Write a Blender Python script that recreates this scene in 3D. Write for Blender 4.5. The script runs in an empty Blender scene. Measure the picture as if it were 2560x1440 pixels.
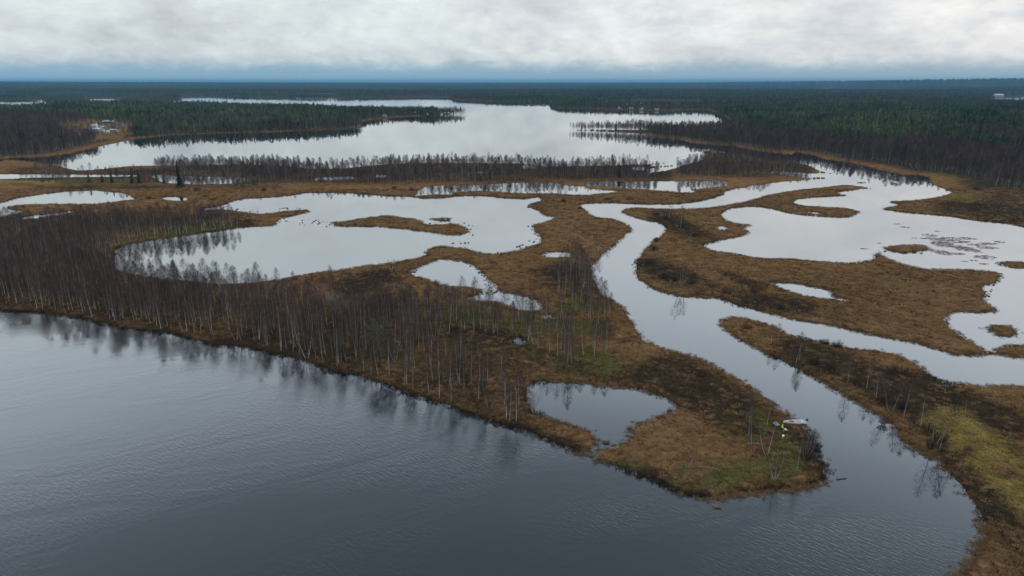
import bpy, math, random
import numpy as np
from mathutils import Vector, Matrix, kdtree
from mathutils.geometry import delaunay_2d_cdt

random.seed(7)
rng = np.random.default_rng(11)
scene = bpy.context.scene
COL = scene.collection
R = math.radians

# ------------------------------------------------------------------ camera
H = 66.0                      # drone height above the water, metres
FPX = 1707.0                  # focal length in photo pixels (2560 wide)
Y0 = 206.0                    # eye level row in the photo
TH = math.atan((720.0 - Y0) / FPX)
cam_d = bpy.data.cameras.new('camera')
cam_d.sensor_width = 36.0
cam_d.lens = 36.0 * FPX / 2560.0
cam_d.clip_start = 1.0
cam_d.clip_end = 120000.0
cam = bpy.data.objects.new('camera', cam_d)
cam.location = (0, 0, H)
cam.rotation_euler = (math.pi / 2 - TH, 0, 0)
COL.objects.link(cam)
scene.camera = cam

# ------------------------------------------------------------------ render / exposure
scene.render.engine = 'CYCLES'
scene.view_settings.view_transform = 'Standard'
scene.view_settings.look = 'None'
scene.view_settings.gamma = 1.0
scene.view_settings.use_curve_mapping = False
scene.view_settings.exposure = 0.0
cy = scene.cycles
cy.use_denoising = True
cy.max_bounces = 5
cy.diffuse_bounces = 2
cy.glossy_bounces = 3
cy.transmission_bounces = 2
cy.volume_bounces = 0
cy.transparent_max_bounces = 4
cy.sample_clamp_indirect = 4.0
cy.caustics_reflective = False
cy.caustics_refractive = False

# ------------------------------------------------------------------ node helpers
class NT:
    def __init__(self, tree):
        self.t = tree; self.n = tree.nodes; self.l = tree.links
    def add(self, typ, **kw):
        nd = self.n.new(typ)
        for k, v in kw.items():
            setattr(nd, k, v)
        return nd
    def set(self, sock, v):
        if hasattr(v, 'is_output') or isinstance(v, bpy.types.NodeSocket):
            self.l.new(v, sock)
        else:
            sock.default_value = v
    def math(self, op, a, b=0.0, c=None, clamp=False):
        nd = self.add('ShaderNodeMath', operation=op, use_clamp=clamp)
        self.set(nd.inputs[0], a); self.set(nd.inputs[1], b)
        if c is not None: self.set(nd.inputs[2], c)
        return nd.outputs[0]
    def mix(self, f, a, b, mode='MIX'):
        nd = self.add('ShaderNodeMix', data_type='RGBA', blend_type=mode)
        self.set(nd.inputs[0], f)
        self.set(nd.inputs[6], a if not isinstance(a, tuple) else (*a[:3], 1.0))
        self.set(nd.inputs[7], b if not isinstance(b, tuple) else (*b[:3], 1.0))
        return nd.outputs[2]
    def rng(self, v, a, b, c=0.0, d=1.0, smooth=True):
        nd = self.add('ShaderNodeMapRange', interpolation_type='SMOOTHSTEP' if smooth else 'LINEAR')
        self.set(nd.inputs[0], v)
        for i, q in enumerate((a, b, c, d)): self.set(nd.inputs[i + 1], q)
        return nd.outputs[0]
    def noise(self, vec, scale, detail=4.0, rough=0.55, dist=0.0):
        nd = self.add('ShaderNodeTexNoise')
        if vec is not None: self.l.new(vec, nd.inputs['Vector'])
        nd.inputs['Scale'].default_value = scale
        nd.inputs['Detail'].default_value = detail
        nd.inputs['Roughness'].default_value = rough
        nd.inputs['Distortion'].default_value = dist
        return nd.outputs[0]
    def mapping(self, vec, rot=(0, 0, 0), scl=(1, 1, 1), loc=(0, 0, 0)):
        # turn first, then stretch along the turned axes
        if rot != (0, 0, 0):
            r_ = self.add('ShaderNodeMapping'); self.l.new(vec, r_.inputs[0]); r_.inputs[2].default_value = rot; vec = r_.outputs[0]
        nd = self.add('ShaderNodeMapping')
        self.l.new(vec, nd.inputs[0])
        nd.inputs[1].default_value = loc
        nd.inputs[3].default_value = scl
        return nd.outputs[0]

def material(name):
    m = bpy.data.materials.new(name); m.use_nodes = True
    t = NT(m.node_tree)
    b = m.node_tree.nodes['Principled BSDF']
    b.inputs['Roughness'].default_value = 0.9
    b.inputs['Specular IOR Level'].default_value = 0.0
    return m, t, b

# ------------------------------------------------------------------ sky and sun
SUN_AZ = R(82)      # clockwise from +Y (the view direction): brighter sky to the right
SUN_EL = R(32)
w = bpy.data.worlds.new('World'); scene.world = w; w.use_nodes = True
W = NT(w.node_tree); W.n.clear()
tc = W.add('ShaderNodeTexCoord').outputs['Generated']
sep = W.add('ShaderNodeSeparateXYZ'); W.l.new(tc, sep.inputs[0])
dx, dy, dz = sep.outputs
zz = W.math('MAXIMUM', dz, 0.0)
inv = W.math('DIVIDE', 1.0, W.math('ADD', zz, 0.028))
pc = W.add('ShaderNodeCombineXYZ')
W.l.new(W.math('MULTIPLY', dx, inv), pc.inputs[0]); W.l.new(W.math('MULTIPLY', dy, inv), pc.inputs[1])
pc = pc.outputs[0]
cl1 = W.noise(W.mapping(pc, rot=(0, 0, R(28)), scl=(0.55, 0.9, 1)), 0.55, 6.0, 0.6, 0.1)
cl2 = W.noise(W.mapping(pc, rot=(0, 0, R(28)), scl=(0.8, 1.6, 1), loc=(3, 1, 0)), 1.9, 5.0, 0.62, 0.1)
# fluffy lumps seen side on low in the sky: direction space, stretched flat
dv = W.mapping(tc, rot=(0, R(-4), 0), scl=(1, 1, 2.3))
cl3 = W.noise(dv, 8.5, 8.0, 0.60, 0.15)
cl4 = W.noise(W.mapping(tc, scl=(1, 1, 2.2)), 34.0, 5.0, 0.6, 0.5)
sky = W.add('ShaderNodeTexSky', sky_type='NISHITA')
sky.sun_disc = False
sky.sun_elevation = SUN_EL
sky.sun_rotation = SUN_AZ
sky.air_density = 1.0; sky.dust_density = 2.0
skyc = W.mix(1.0, sky.outputs[0], (0.1, 0.1, 0.1), 'MULTIPLY')
# overcast deck: brighter overhead than near the horizon
gx = W.math('ADD', W.math('MULTIPLY', dx, math.sin(SUN_AZ)), W.math('MULTIPLY', dy, math.cos(SUN_AZ)))
sunside = W.rng(gx, -0.1, 0.75)
lum = W.math('ADD', 0.75, W.math('MULTIPLY', zz, 0.50))
lum = W.math('ADD', lum, W.math('MULTIPLY', sunside, 0.08))
v1 = W.math('MULTIPLY', W.math('SUBTRACT', cl1, 0.5), 0.16)
v2 = W.math('MULTIPLY', W.math('SUBTRACT', cl2, 0.5), 0.05)
v3 = W.math('MULTIPLY', W.math('MULTIPLY', W.math('ADD', W.math('SUBTRACT', cl3, 0.5), W.math('MULTIPLY', W.math('SUBTRACT', cl4, 0.5), 0.34)), 1.05), W.rng(zz, 0.02, 0.30, 1.0, 0.0))
lum = W.math('MULTIPLY', lum, W.math('ADD', 1.0, W.math('ADD', v1, W.math('ADD', v2, v3))))
tint = W.mix(sunside, (0.925, 1.0, 1.0), (1.02, 1.0, 0.985))
tint = W.mix(W.rng(zz, 0.1, 0.5), tint, (0.84, 1.0, 1.17))
tint = W.mix(W.rng(v3, -0.06, 0.05), W.mix(0.5, tint, (0.93, 0.99, 1.06)), tint)
deckc = W.add('ShaderNodeVectorMath', operation='SCALE')
W.l.new(tint, deckc.inputs[0]); W.l.new(lum, deckc.inputs[3])
# clear blue-grey air under the far edge of the deck
edge = W.math('ADD', zz, W.math('ADD', W.math('MULTIPLY', W.math('SUBTRACT', cl3, 0.5), 0.007), W.math('MULTIPLY', W.math('SUBTRACT', cl4, 0.5), 0.016)))
cover = W.rng(edge, 0.0105, 0.0335)
band = W.mix(W.rng(zz, 0.0, 0.02), (0.40, 0.60, 0.74), (0.30, 0.50, 0.64))
band = W.mix(W.math('MULTIPLY', sunside, 0.55), band, (0.46, 0.55, 0.60))
band = W.mix(0.08, band, skyc)
skyf = W.mix(cover, band, W.mix(0.04, deckc.outputs[0], skyc))
bg = W.add('ShaderNodeBackground'); W.l.new(skyf, bg.inputs[0]); bg.inputs[1].default_value = 1.0
wo = W.add('ShaderNodeOutputWorld'); W.l.new(bg.outputs[0], wo.inputs[0])

sd = bpy.data.lights.new('sun', 'SUN'); sd.energy = 0.9; sd.angle = R(25); sd.color = (1.0, 0.96, 0.9)
sun = bpy.data.objects.new('sun', sd); COL.objects.link(sun)
sdir = Vector((math.sin(SUN_AZ) * math.cos(SUN_EL), math.cos(SUN_AZ) * math.cos(SUN_EL), math.sin(SUN_EL)))
sun.rotation_euler = (-sdir).to_track_quat('-Z', 'Y').to_euler()
sun.location = (200, 200, 300)

# ------------------------------------------------------------------ photo pixel <-> ground metres
CT, ST = math.cos(TH), math.sin(TH)
def G(px, py, z=0.0):
    px = np.asarray(px, float); py = np.asarray(py, float)
    x = (px - 1280.0) / FPX; u = -(py - 720.0) / FPX
    dz_ = -ST + u * CT; dy_ = CT + u * ST
    t = (H - z) / np.maximum(-dz_, 1e-6)
    return x * t, dy_ * t
def P(X, Y, Z=0.0):
    X = np.asarray(X, float); Y = np.asarray(Y, float)
    zc = Y * CT + (H - Z) * ST
    yc = Y * ST - (H - Z) * CT
    return 1280.0 + FPX * X / zc, 720.0 - FPX * yc / zc
def g1(px, py):
    a, b = G(px, py); return float(a), float(b)

# ------------------------------------------------------------------ noise in numpy
def _h(ix, iy, s):
    n = (ix.astype(np.int64) * 374761393 + iy.astype(np.int64) * 668265263 + s * 1442695041) & 0xffffffff
    n = ((n ^ (n >> 13)) * 1274126177) & 0xffffffff
    return ((n ^ (n >> 16)) & 0xffff) / 65535.0
def vn(x, y, s=0):
    x = np.asarray(x, float); y = np.asarray(y, float)
    ix = np.floor(x); iy = np.floor(y); fx = x - ix; fy = y - iy
    fx = fx * fx * (3 - 2 * fx); fy = fy * fy * (3 - 2 * fy)
    a = _h(ix, iy, s); b = _h(ix + 1, iy, s); c = _h(ix, iy + 1, s); d = _h(ix + 1, iy + 1, s)
    return (a * (1 - fx) + b * fx) * (1 - fy) + (c * (1 - fx) + d * fx) * fy
def fbm(x, y, o=4, s=0):
    r = 0; a = 0.5
    for k in range(o):
        r = r + a * vn(x * 2 ** k, y * 2 ** k, s + k); a *= 0.5
    return r / (1 - 0.5 ** o)
def sst(a, b, v):
    t = np.clip((np.asarray(v, float) - a) / (b - a), 0, 1); return t * t * (3 - 2 * t)

# ------------------------------------------------------------------ shorelines (surveyed from the photograph)
L1 = [(-700,735),(-300,756),(0,776),(110,784),(208,798),(304,821),(349,824),(380,829),(433,835),(478,849),(534,862),(585,866),(636,872),(700,888),(767,907),(832,931),(880,939),(925,950),(967,962),(1007,978),(1035,990),(1074,1001),(1127,1018),(1172,1035),(1220,1052),(1240,1060),(1301,1075),(1357,1097),(1397,1114),(1439,1128),(1453,1134),(1464,1132),(1492,1111),(1494,1100),(1478,1081),(1453,1072),(1411,1061),(1369,1047),(1341,1030),(1327,1007),(1321,977),(1332,962),(1357,954),(1414,954),(1481,961),(1537,969),(1594,974),(1639,985),(1678,1005),(1689,1021),(1687,1031),(1650,1044),(1599,1058),(1577,1078),(1574,1097),(1552,1109),(1537,1119),(1515,1120),(1495,1131),(1487,1148),(1526,1162),(1560,1176),(1611,1190),(1656,1210),(1698,1230),(1748,1242),(1799,1246),(1840,1236),(1896,1231),(1924,1224),(1981,1223),(2037,1209),(2068,1195),(2065,1167),(2048,1144),(2034,1110),(2014,1077),(1993,1054),(1958,1028),(1927,1006),(1896,986),(1874,969),(1833,943),(1763,903),(1706,884),(1661,873),(1613,850),(1590,820),(1573,791),(1553,766),(1525,749),(1511,745),(1497,715),(1483,690),(1481,670),(1497,647),(1525,622),(1553,597),(1578,574),(1567,560),(1539,549),(1497,543),(1474,535),(1460,521),(1450,514),(1460,510),(1500,509),(1539,508),(1609,511),(1694,510),(1741,505),(1778,497),(1809,487),(1812,480),(1834,474),(1865,471),(1877,465),(1905,463),(1961,455),(2020,451),(2054,449),(2072,445),(2054,442),(2020,444),(1990,441),(1960,438),(1932,433),(1926,429),(1960,430),(2000,433),(2023,435),(2059,434.5),(2091,434.5),(2073,431),(2047,426),(2033,417),(2012,410),(1969,402),(1903,401),(1892,392),(1864,387),(1829,385),(1801,380),(1765,376),(1713,373),(1678,370),(1706,374),(1744,378),(1769,387),(1758,398),(1741,405),(1710,411),(1690,419),(1660,426),(1622,431),(1618,424),(1660,418.5),(1684,416),(1686,414),(1670,412.5),(1640,414),(1628,413.5),(1677,407),(1650,406.5),(1623,409),(1590,411),(1430,415),(1340,415),(1307,408),(1202,407),(1078,406),(990,408),(920,414),(850,420),(773,420),(682,412),(600,410),(520,411),(387,413),(316,415),(264,421),(197,425),(172,421),(141,412),(110,407),(60,401),(25,398),(-10,398),(-700,398)]
MAIN = [(-700,410),(-10,404),(21,396),(46,395),(105,394),(158,387),(197,380),(246,368),(299,356),(334,350),(387,343),(457,337),(563,334),(668,332),(756,328),(844,324),(899,321),(910,317),(896,308),(920,303),(966,298),(1026,293),(1096,290),(1138,287.5),(1172,286),(1142,284),(1110,283),(1050,281.5),(950,278),(800,273),(600,267),(450,262.5),(390,258),(368,251),(387,247.8),(430,247),(457,244),(453,240.5),(527,241),(668,243),(773,245),(900,244),(990,243),(1124,243),(1142,250),(1202,252),(1215,254.5),(1307,256),(1374,256),(1377,264),(1402,271),(1483,273),(1571,276),(1659,278),(1758,275),(1790,282),(1822,298),(1825,305),(1857,314),(1840,318),(1760,323),(1660,324),(1571,324.2),(1479,323.4),(1418,324),(1448,327.5),(1518,330.5),(1574,333),(1618,336),(1606,340),(1641,345),(1694,348),(1723,357),(1765,361),(1836,366),(1860,372),(1906,379),(1952,386),(1980,387.5),(1990,381),(2019,387),(2040,391),(2054,398),(2117,407),(2166,417),(2205,428),(2258,438),(2303,440),(2324,447),(2323,458),(2349,470),(2380,482),(2324,496),(2279,501),(2224,505),(2248,512),(2208,521),(2239,528),(2304,535),(2374,541),(2445,552),(2501,557),(2560,567),(2800,610),(3300,700),(3300,209.2),(-700,209.2)]
L2 = [(1553,529),(1567,521.5),(1595,519.5),(1652,522),(1722,522),(1792,517),(1848,507),(1891,496),(1925,486),(1997,474.5),(2051,467.5),(2116,461),(2183,471),(2149,474),(2093,481.5),(2117,488.6),(2087,491),(2037,494),(1997,498),(1986,508),(2014,515),(2087,519.5),(2121,522),(2148,530),(2121,543),(2065,542),(2009,538),(1964,531),(1919,520),(1882,517),(1834,520),(1806,532),(1803,541),(1820,553),(1848,560),(1876,563),(1860,570),(1872,580),(1854,591),(1806,600),(1761,615),(1792,628),(1848,636),(1891,645),(1981,648),(2065,654.5),(2121,658),(2172,653),(2189,646),(2183,638),(2197,632),(2206,639),(2225,647.5),(2262,661.5),(2312,673),(2388,674),(2459,677),(2501,684),(2487,709),(2453,715),(2467,732),(2461,751.5),(2492,777),(2450,782),(2391,781),(2369,791),(2363,803),(2380,823),(2425,854),(2459,877),(2464,886),(2430,889),(2388,885),(2318,865),(2234,847),(2149,830),(2065,813),(1981,799),(1916,781),(1840,763),(1787,747),(1722,742),(1674,736),(1637,723),(1609,707),(1590,695),(1588,667),(1595,645),(1615,619),(1637,600),(1660,583),(1663,572),(1649,560),(1609,550),(1581,542)]
L3 = [(1801,805),(1810,797),(1830,793),(1850,794),(1896,805),(1936,817.5),(1961,834),(2009,847),(2065,858),(2121,872),(2177,878),(2239,885),(2270,896),(2301,919),(2332,944),(2363,958),(2366,967),(2397,960),(2453,968),(2487,965),(2560,969),(2800,985),(3300,1000),(3300,1800),(2150,1800),(2250,1680),(2330,1560),(2397,1440),(2425,1400),(2453,1358),(2459,1335),(2456,1318),(2442,1279),(2416,1242),(2397,1214),(2374,1189),(2355,1164),(2341,1147),(2318,1136),(2290,1121),(2256,1099),(2234,1074),(2220,1054),(2177,1028),(2121,995),(2065,964),(2009,933),(1958,906),(1933,893),(1896,874),(1862,857),(1840,844),(1815,825),(1803,813)]
P12 = [(281,664),(284,647),(290,625),(304,615),(366,602),(450,591),(534,580),(596,571),(661,566),(686,563),(700,548),(735,540),(776,529),(767,525),(700,529),(655,535),(613,531),(562,525),(506,524),(534,517),(562,511),(585,503),(619,497),(655,495),(720,490),(737,486),(779,482),(869,483),(925,487),(967,490),(1009,491),(1037,493),(1052,496),(1094,496),(1133,493),(1144,491),(1161,489),(1220,491),(1262,496),(1319,497),(1350,493),(1352,503),(1330,508),(1319,517),(1347,527),(1361,538),(1389,543),(1369,552),(1333,566),(1344,583),(1355,594),(1352,608),(1322,617),(1291,628),(1234,635),(1192,631),(1161,622),(1122,617),(1088,618),(1063,629),(1066,639),(1023,649),(967,659),(897,667),(841,676),(784,683),(712,696),(647,707),(576,711),(520,711),(478,705),(408,698),(337,687),(304,678)]
P3 = [(1037,489),(1046,476),(1071,467),(1122,465),(1206,463),(1291,458),(1380,458),(1427,466),(1463,467),(1469,472),(1525,476),(1553,478),(1511,483),(1469,487),(1427,487),(1384,484),(1300,483.5),(1248,480),(1192,478),(1139,481.5),(1130,487),(1088,486.6),(1049,490)]
P4 = [(1463,458),(1497,454),(1581,456),(1637,455),(1722,454),(1792,453),(1820,456),(1817,463),(1778,467.5),(1727,474),(1739,479),(1722,482),(1652,477),(1595,472),(1539,466),(1497,463),(1469,464)]
P5 = [(-300,522),(0,507),(42,496),(98,487),(155,480),(225,476),(276,479),(315,484),(332,494),(343,497),(295,504),(225,510),(169,510),(84,511),(34,514),(14,521),(56,528),(51,532),(0,541),(-300,552)]
P5b = [(56,548),(70,541),(127,534),(183,527),(169,534),(112,542),(79,548)]
P5c = [(405,497),(422,492),(464,494),(470,500),(439,502)]
P7 = [(1029,677),(1046,669),(1085,653),(1105,649),(1150,653),(1184,663),(1203,681),(1220,698),(1240,715),(1251,729),(1291,737),(1333,747),(1355,763),(1344,777),(1305,778),(1277,766),(1234,754),(1178,752),(1172,743),(1206,733),(1206,726),(1178,719),(1136,718),(1102,712),(1066,698),(1037,690)]
P8 = [(1351,639),(1373,631),(1412,631),(1432,636),(1418,643),(1370,644)]
P9 = [(1279,853),(1286,845),(1299,843),(1311,849),(1308,859),(1297,864),(1284,861)]
P10 = [(1357,791),(1368,786),(1380,790),(1394,793),(1376,797),(1362,797)]
PA = [(1927,709),(1952,706.5),(1986,708),(2023,715),(2073,725),(2082,740),(2124,754),(2087,750),(2023,743),(1986,733),(1952,721)]
PB = [(1788,569),(1803,565),(1820,570),(1803,575)]
PC = [(2020,531),(2037,530),(2062,535),(2042,535.5)]
MW = [[(-300,437),(0,437),(250,438),(345,439.5),(270,441),(100,443),(0,447),(-300,450)],
      [(381,441),(400,438),(480,441),(620,447),(600,457),(480,459.5),(410,455),(390,448)],
      [(1090,434),(1190,429),(1225,431),(1150,436),(1096,438)],
      [(770,447),(880,442),(890,446),(790,451)],
      [(1305,416),(1350,417),(1345,420.5),(1308,420)]]
FARW = [[(-300,252),(60,248.5),(103,250),(118,264),(40,274),(-300,277)],
        [(225,248.6),(292,248.6),(300,257),(222,257)],
        [(1500,252.8),(1600,251.2),(1750,253),(1748,264),(1690,267),(1530,265)],
        [(2036,222.3),(2085,220.6),(2092,224.0),(2050,226.3)],
        [(2478,242),(2520,240.5),(2900,239),(2900,261),(2540,259),(2488,251)]]
ISLETS = [[(829,556),(869,553),(908,546),(953,540),(976,539),(998,543),(1037,548),(1063,560),(1094,561),(1139,560),(1161,569),(1172,580),(1150,587),(1116,588),(1094,583),(1037,577),(981,570),(925,567),(841,565)],
          [(1077,548),(1102,545),(1127,546),(1125,552),(1094,552)],
          [(2208,619),(2239,614),(2273,612),(2312,615),(2326,624),(2290,629),(2262,633),(2228,628)],
          [(2495,659),(2520,654),(2560,657),(2640,660),(2560,671),(2523,667)],
          [(2470,822),(2487,815),(2526,816),(2543,829),(2535,838.6),(2501,840)],
          [(2481,882),(2506,868),(2543,864),(2650,870),(2650,905),(2543,895),(2515,888)],
          [(2130,456),(2152,454),(2182,457),(2147,460)],
          [(1556,354.5),(1572,353),(1592,355),(1575,356.3)],
          [(1588,364),(1612,364.5),(1630,366),(1612,367)],
          [(1305,262),(1330,259),(1374,260),(1375,263.5),(1325,263.6)]]
LANDS = [L1, MAIN, L2, L3]
WATERS = [P12, P3, P4, P5, P5b, P5c, P7, P8, P9, P10, PA, PB, PC] + MW + FARW

def smooth_ring(pts, seed, straight_y=209.5):
    """round the surveyed corners, then roughen the line at the size of tussocks"""
    p = np.array(pts, float); n = len(p); out = []
    for i in range(n):
        a, b, c, d = p[i - 1], p[i], p[(i + 1) % n], p[(i + 2) % n]
        L = np.hypot(*(c - b))
        step = 3.6 if max(b[1], c[1]) > 440 else 5.0
        k = int(max(1, min(40, L / step)))
        off = abs(b[0] - 1280) > 1700 or abs(c[0] - 1280) > 1700 or (b[1] <= straight_y and c[1] <= straight_y)
        for j in range(k):
            t = j / k
            if off:
                q = b + (c - b) * t
            else:
                lim = 0.5 * L
                m0 = (c - a) * 0.42; m1 = (d - b) * 0.42
                for m in (m0, m1):
                    mm = np.hypot(*m)
                    if mm > L: m *= L / mm
                t2, t3 = t * t, t * t * t
                q = (2*t3-3*t2+1)*b + (t3-2*t2+t)*m0 + (-2*t3+3*t2)*c + (t3-t2)*m1
            out.append(q)
    q = np.array(out)
    amp = np.interp(q[:, 1], [209, 300, 420, 600, 1000], [0, 0.4, 1.2, 2.8, 5.0])
    ay = np.interp(q[:, 1], [209, 300, 420, 600, 1000], [0, 0.08, 0.35, 1.15, 3.0])
    s = np.interp(q[:, 1], [300, 600, 1000], [0.12, 0.085, 0.055])
    nx = fbm(q[:, 0] * s, q[:, 1] * s * 1.7, 4, seed) - 0.5
    ny = fbm(q[:, 0] * s + 31, q[:, 1] * s * 1.7, 4, seed + 9) - 0.5
    q[:, 0] += nx * 2 * amp; q[:, 1] += ny * 2 * ay
    return q

def pip(poly, x, y):
    inside = np.zeros(x.shape, bool)
    bx0, by0 = poly.min(0); bx1, by1 = poly.max(0)
    sel = np.nonzero((x >= bx0) & (x <= bx1) & (y >= by0) & (y <= by1))[0]
    if len(sel) == 0: return inside
    xs, ys = x[sel], y[sel]; r = np.zeros(len(sel), bool)
    a = poly; b = np.roll(poly, -1, 0)
    o = np.argsort(ys); yo = ys[o]
    for (x1, y1), (x2, y2) in zip(a, b):
        if y1 == y2: continue
        lo, hi = (y1, y2) if y1 < y2 else (y2, y1)
        i0 = np.searchsorted(yo, lo, 'right'); i1 = np.searchsorted(yo, hi, 'right')
        if i0 >= i1: continue
        ii = o[i0:i1]
        r[ii] ^= xs[ii] < (x2 - x1) * (ys[ii] - y1) / (y2 - y1) + x1
    inside[sel] = r
    return inside

RL = [smooth_ring(p, 3 + i) for i, p in enumerate(LANDS)]
RW = [smooth_ring(p, 23 + i) for i, p in enumerate(WATERS)]
RI = [smooth_ring(p, 53 + i) for i, p in enumerate(ISLETS)]
def is_land(px, py):
    px = np.asarray(px, float); py = np.asarray(py, float)
    m = np.zeros(px.shape, bool)
    for r in RL: m |= pip(r, px, py)
    for r in RW: m &= ~pip(r, px, py)
    for r in RI: m |= pip(r, px, py)
    return m
def on_main(px, py):
    return pip(RL[1], np.asarray(px, float), np.asarray(py, float))

# shore points in metres, for distance from the water
shore = []
for i, r in enumerate(RL + RW + RI):
    keep = (np.abs(r[:, 0] - 1280) < 1900) & (r[:, 1] > 210) & (r[:, 1] < 1790)
    a, b = G(r[keep, 0], r[keep, 1])
    q = np.stack([a, b], 1)
    mid = (q + np.roll(q, -1, 0)) / 2
    near = np.hypot(*(q - np.roll(q, -1, 0)).T) < 60
    shore.append(q); shore.append(mid[near])
shore = np.concatenate(shore)
KD = kdtree.KDTree(len(shore))
for i, (a, b) in enumerate(shore): KD.insert((a, b, 0), i)
KD.balance()
def shore_dist(X, Y):
    return np.array([KD.find((a, b, 0))[2] for a, b in zip(X, Y)])

def capsule(px, py, pts, r, ys=2.0):
    """1 on a broken line of image points, falling to 0 at r pixels either side (rows count double)"""
    best = np.full(np.shape(px), 1e9)
    for (x1, y1), (x2, y2) in zip(pts[:-1], pts[1:]):
        ax, ay, bx, by = x1, y1 * ys, x2, y2 * ys
        vx, vy = bx - ax, by - ay
        t = np.clip(((px - ax) * vx + (py * ys - ay) * vy) / max(vx * vx + vy * vy, 1e-6), 0, 1)
        best = np.minimum(best, np.hypot(px - ax - t * vx, py * ys - ay - t * vy))
    return sst(r, r * 0.35, best)

MOSS = [([(1040,785),(1250,795)],70),([(1330,850),(1420,890),(1500,915)],90),([(1440,770),(1500,800)],70),([(1320,800),(1500,830)],60),
        ([(1560,1190),(1800,1190),(1950,1175)],95),([(1870,1060),(1940,1130)],80),([(30,590),(300,600),(560,565)],50),
        ([(120,650),(60,700)],60),([(2490,1100),(2560,1150)],30),([(1505,690),(1530,640)],22),
        ([(0,452),(190,456),(330,452)],16),([(120,320),(200,326)],14),([(225,315),(300,318)],12)]
GRASS = [([(2365,1055),(2430,1110),(2510,1185),(2600,1270)],84),([(2260,470),(2420,500)],30),([(0,455),(140,458)],12),([(228,312),(300,316)],10)]
HEATH = [([(1650,930),(1800,1010),(1950,1120),(2000,1180)],120),([(1560,1175),(1750,1225),(1950,1205)],60),([(0,768),(300,812),(700,882),(1000,968),(1300,1066),(1440,1120)],34),([(-100,700),(300,760),(700,830),(1000,900),(1250,1000)],235),([(980,775),(1150,830),(1300,900)],120),([(-100,620),(250,640)],120),([(0,560),(600,560)],60),([(1200,870),(1500,930),(1700,960),(1870,1080)],80),
         ([(1700,700),(1850,745),(2000,770)],55),([(1620,660),(1700,700)],60),([(1650,540),(1760,600)],50),([(2000,880),(2200,960),(2350,1060)],95),([(2300,960),(2560,1080)],80),
         ([(2380,1130),(2480,1260),(2560,1400)],60),([(2380,520),(2560,540)],60),([(950,700),(880,720)],70),([(1400,690),(1480,760)],90),([(60,440),(400,440),(1000,438),(1640,434)],64),([(1720,425),(2000,425)],50),([(100,470),(700,470)],14),([(1820,690),(1900,720)],30)]
def zones(px, py):
    X, Y = G(px, py)
    n1 = 0.55 * fbm(X / 9, Y / 9, 3, 5) + 0.45 * fbm(X / 2.6, Y / 2.6, 3, 6); n2 = fbm(X / 22 + 7, Y / 22, 3, 8)
    def acc(lst):
        v = np.zeros(np.shape(px))
        for pts, r in lst: v = np.maximum(v, capsule(px, py, pts, r))
        return v
    moss = acc(MOSS) * sst(0.36, 0.54, n1)
    grass = acc(GRASS) * sst(0.34, 0.52, n1)
    heath = np.clip(acc(HEATH) * 0.95 + 0.25 * sst(0.5, 0.75, n2), 0, 1) * (0.60 + 0.40 * sst(0.25, 0.6, n2))
    return np.clip(moss, 0, 1), np.clip(grass, 0, 1), np.clip(heath, 0, 1)

FARH = ([-700, 0, 600, 1000, 1280, 1700, 2000, 2200, 2400, 2560, 3300], [80, 74, 62, 56, 54, 59, 79, 95, 114, 126, 130])
def land_z(X, Y, d, main, px):
    """height of the ground: a low wet shelf inland, gentle rises and far hills on the mainland"""
    bump = fbm(X / 3.1, Y / 3.1, 3, 2) - 0.5
    z = -0.12 + 0.42 * sst(0, 1.6, d) + 0.3 * sst(2, 30, d) + 0.35 * bump * sst(0.3, 3, d)
    rise = np.minimum(d, 400) * 0.012 + 7 * sst(150, 900, d) * (fbm(X / 420, Y / 420, 3, 4) - 0.25)
    dist = np.hypot(X, Y)
    hill = np.interp(px, *FARH) + 9 * (fbm(X / 700, Y / 900, 4, 19) - .5)
    rise = rise + hill * sst(4500, 13000, dist) * sst(50, 2500, d)
    return z + np.where(main, rise, 0)

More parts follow.
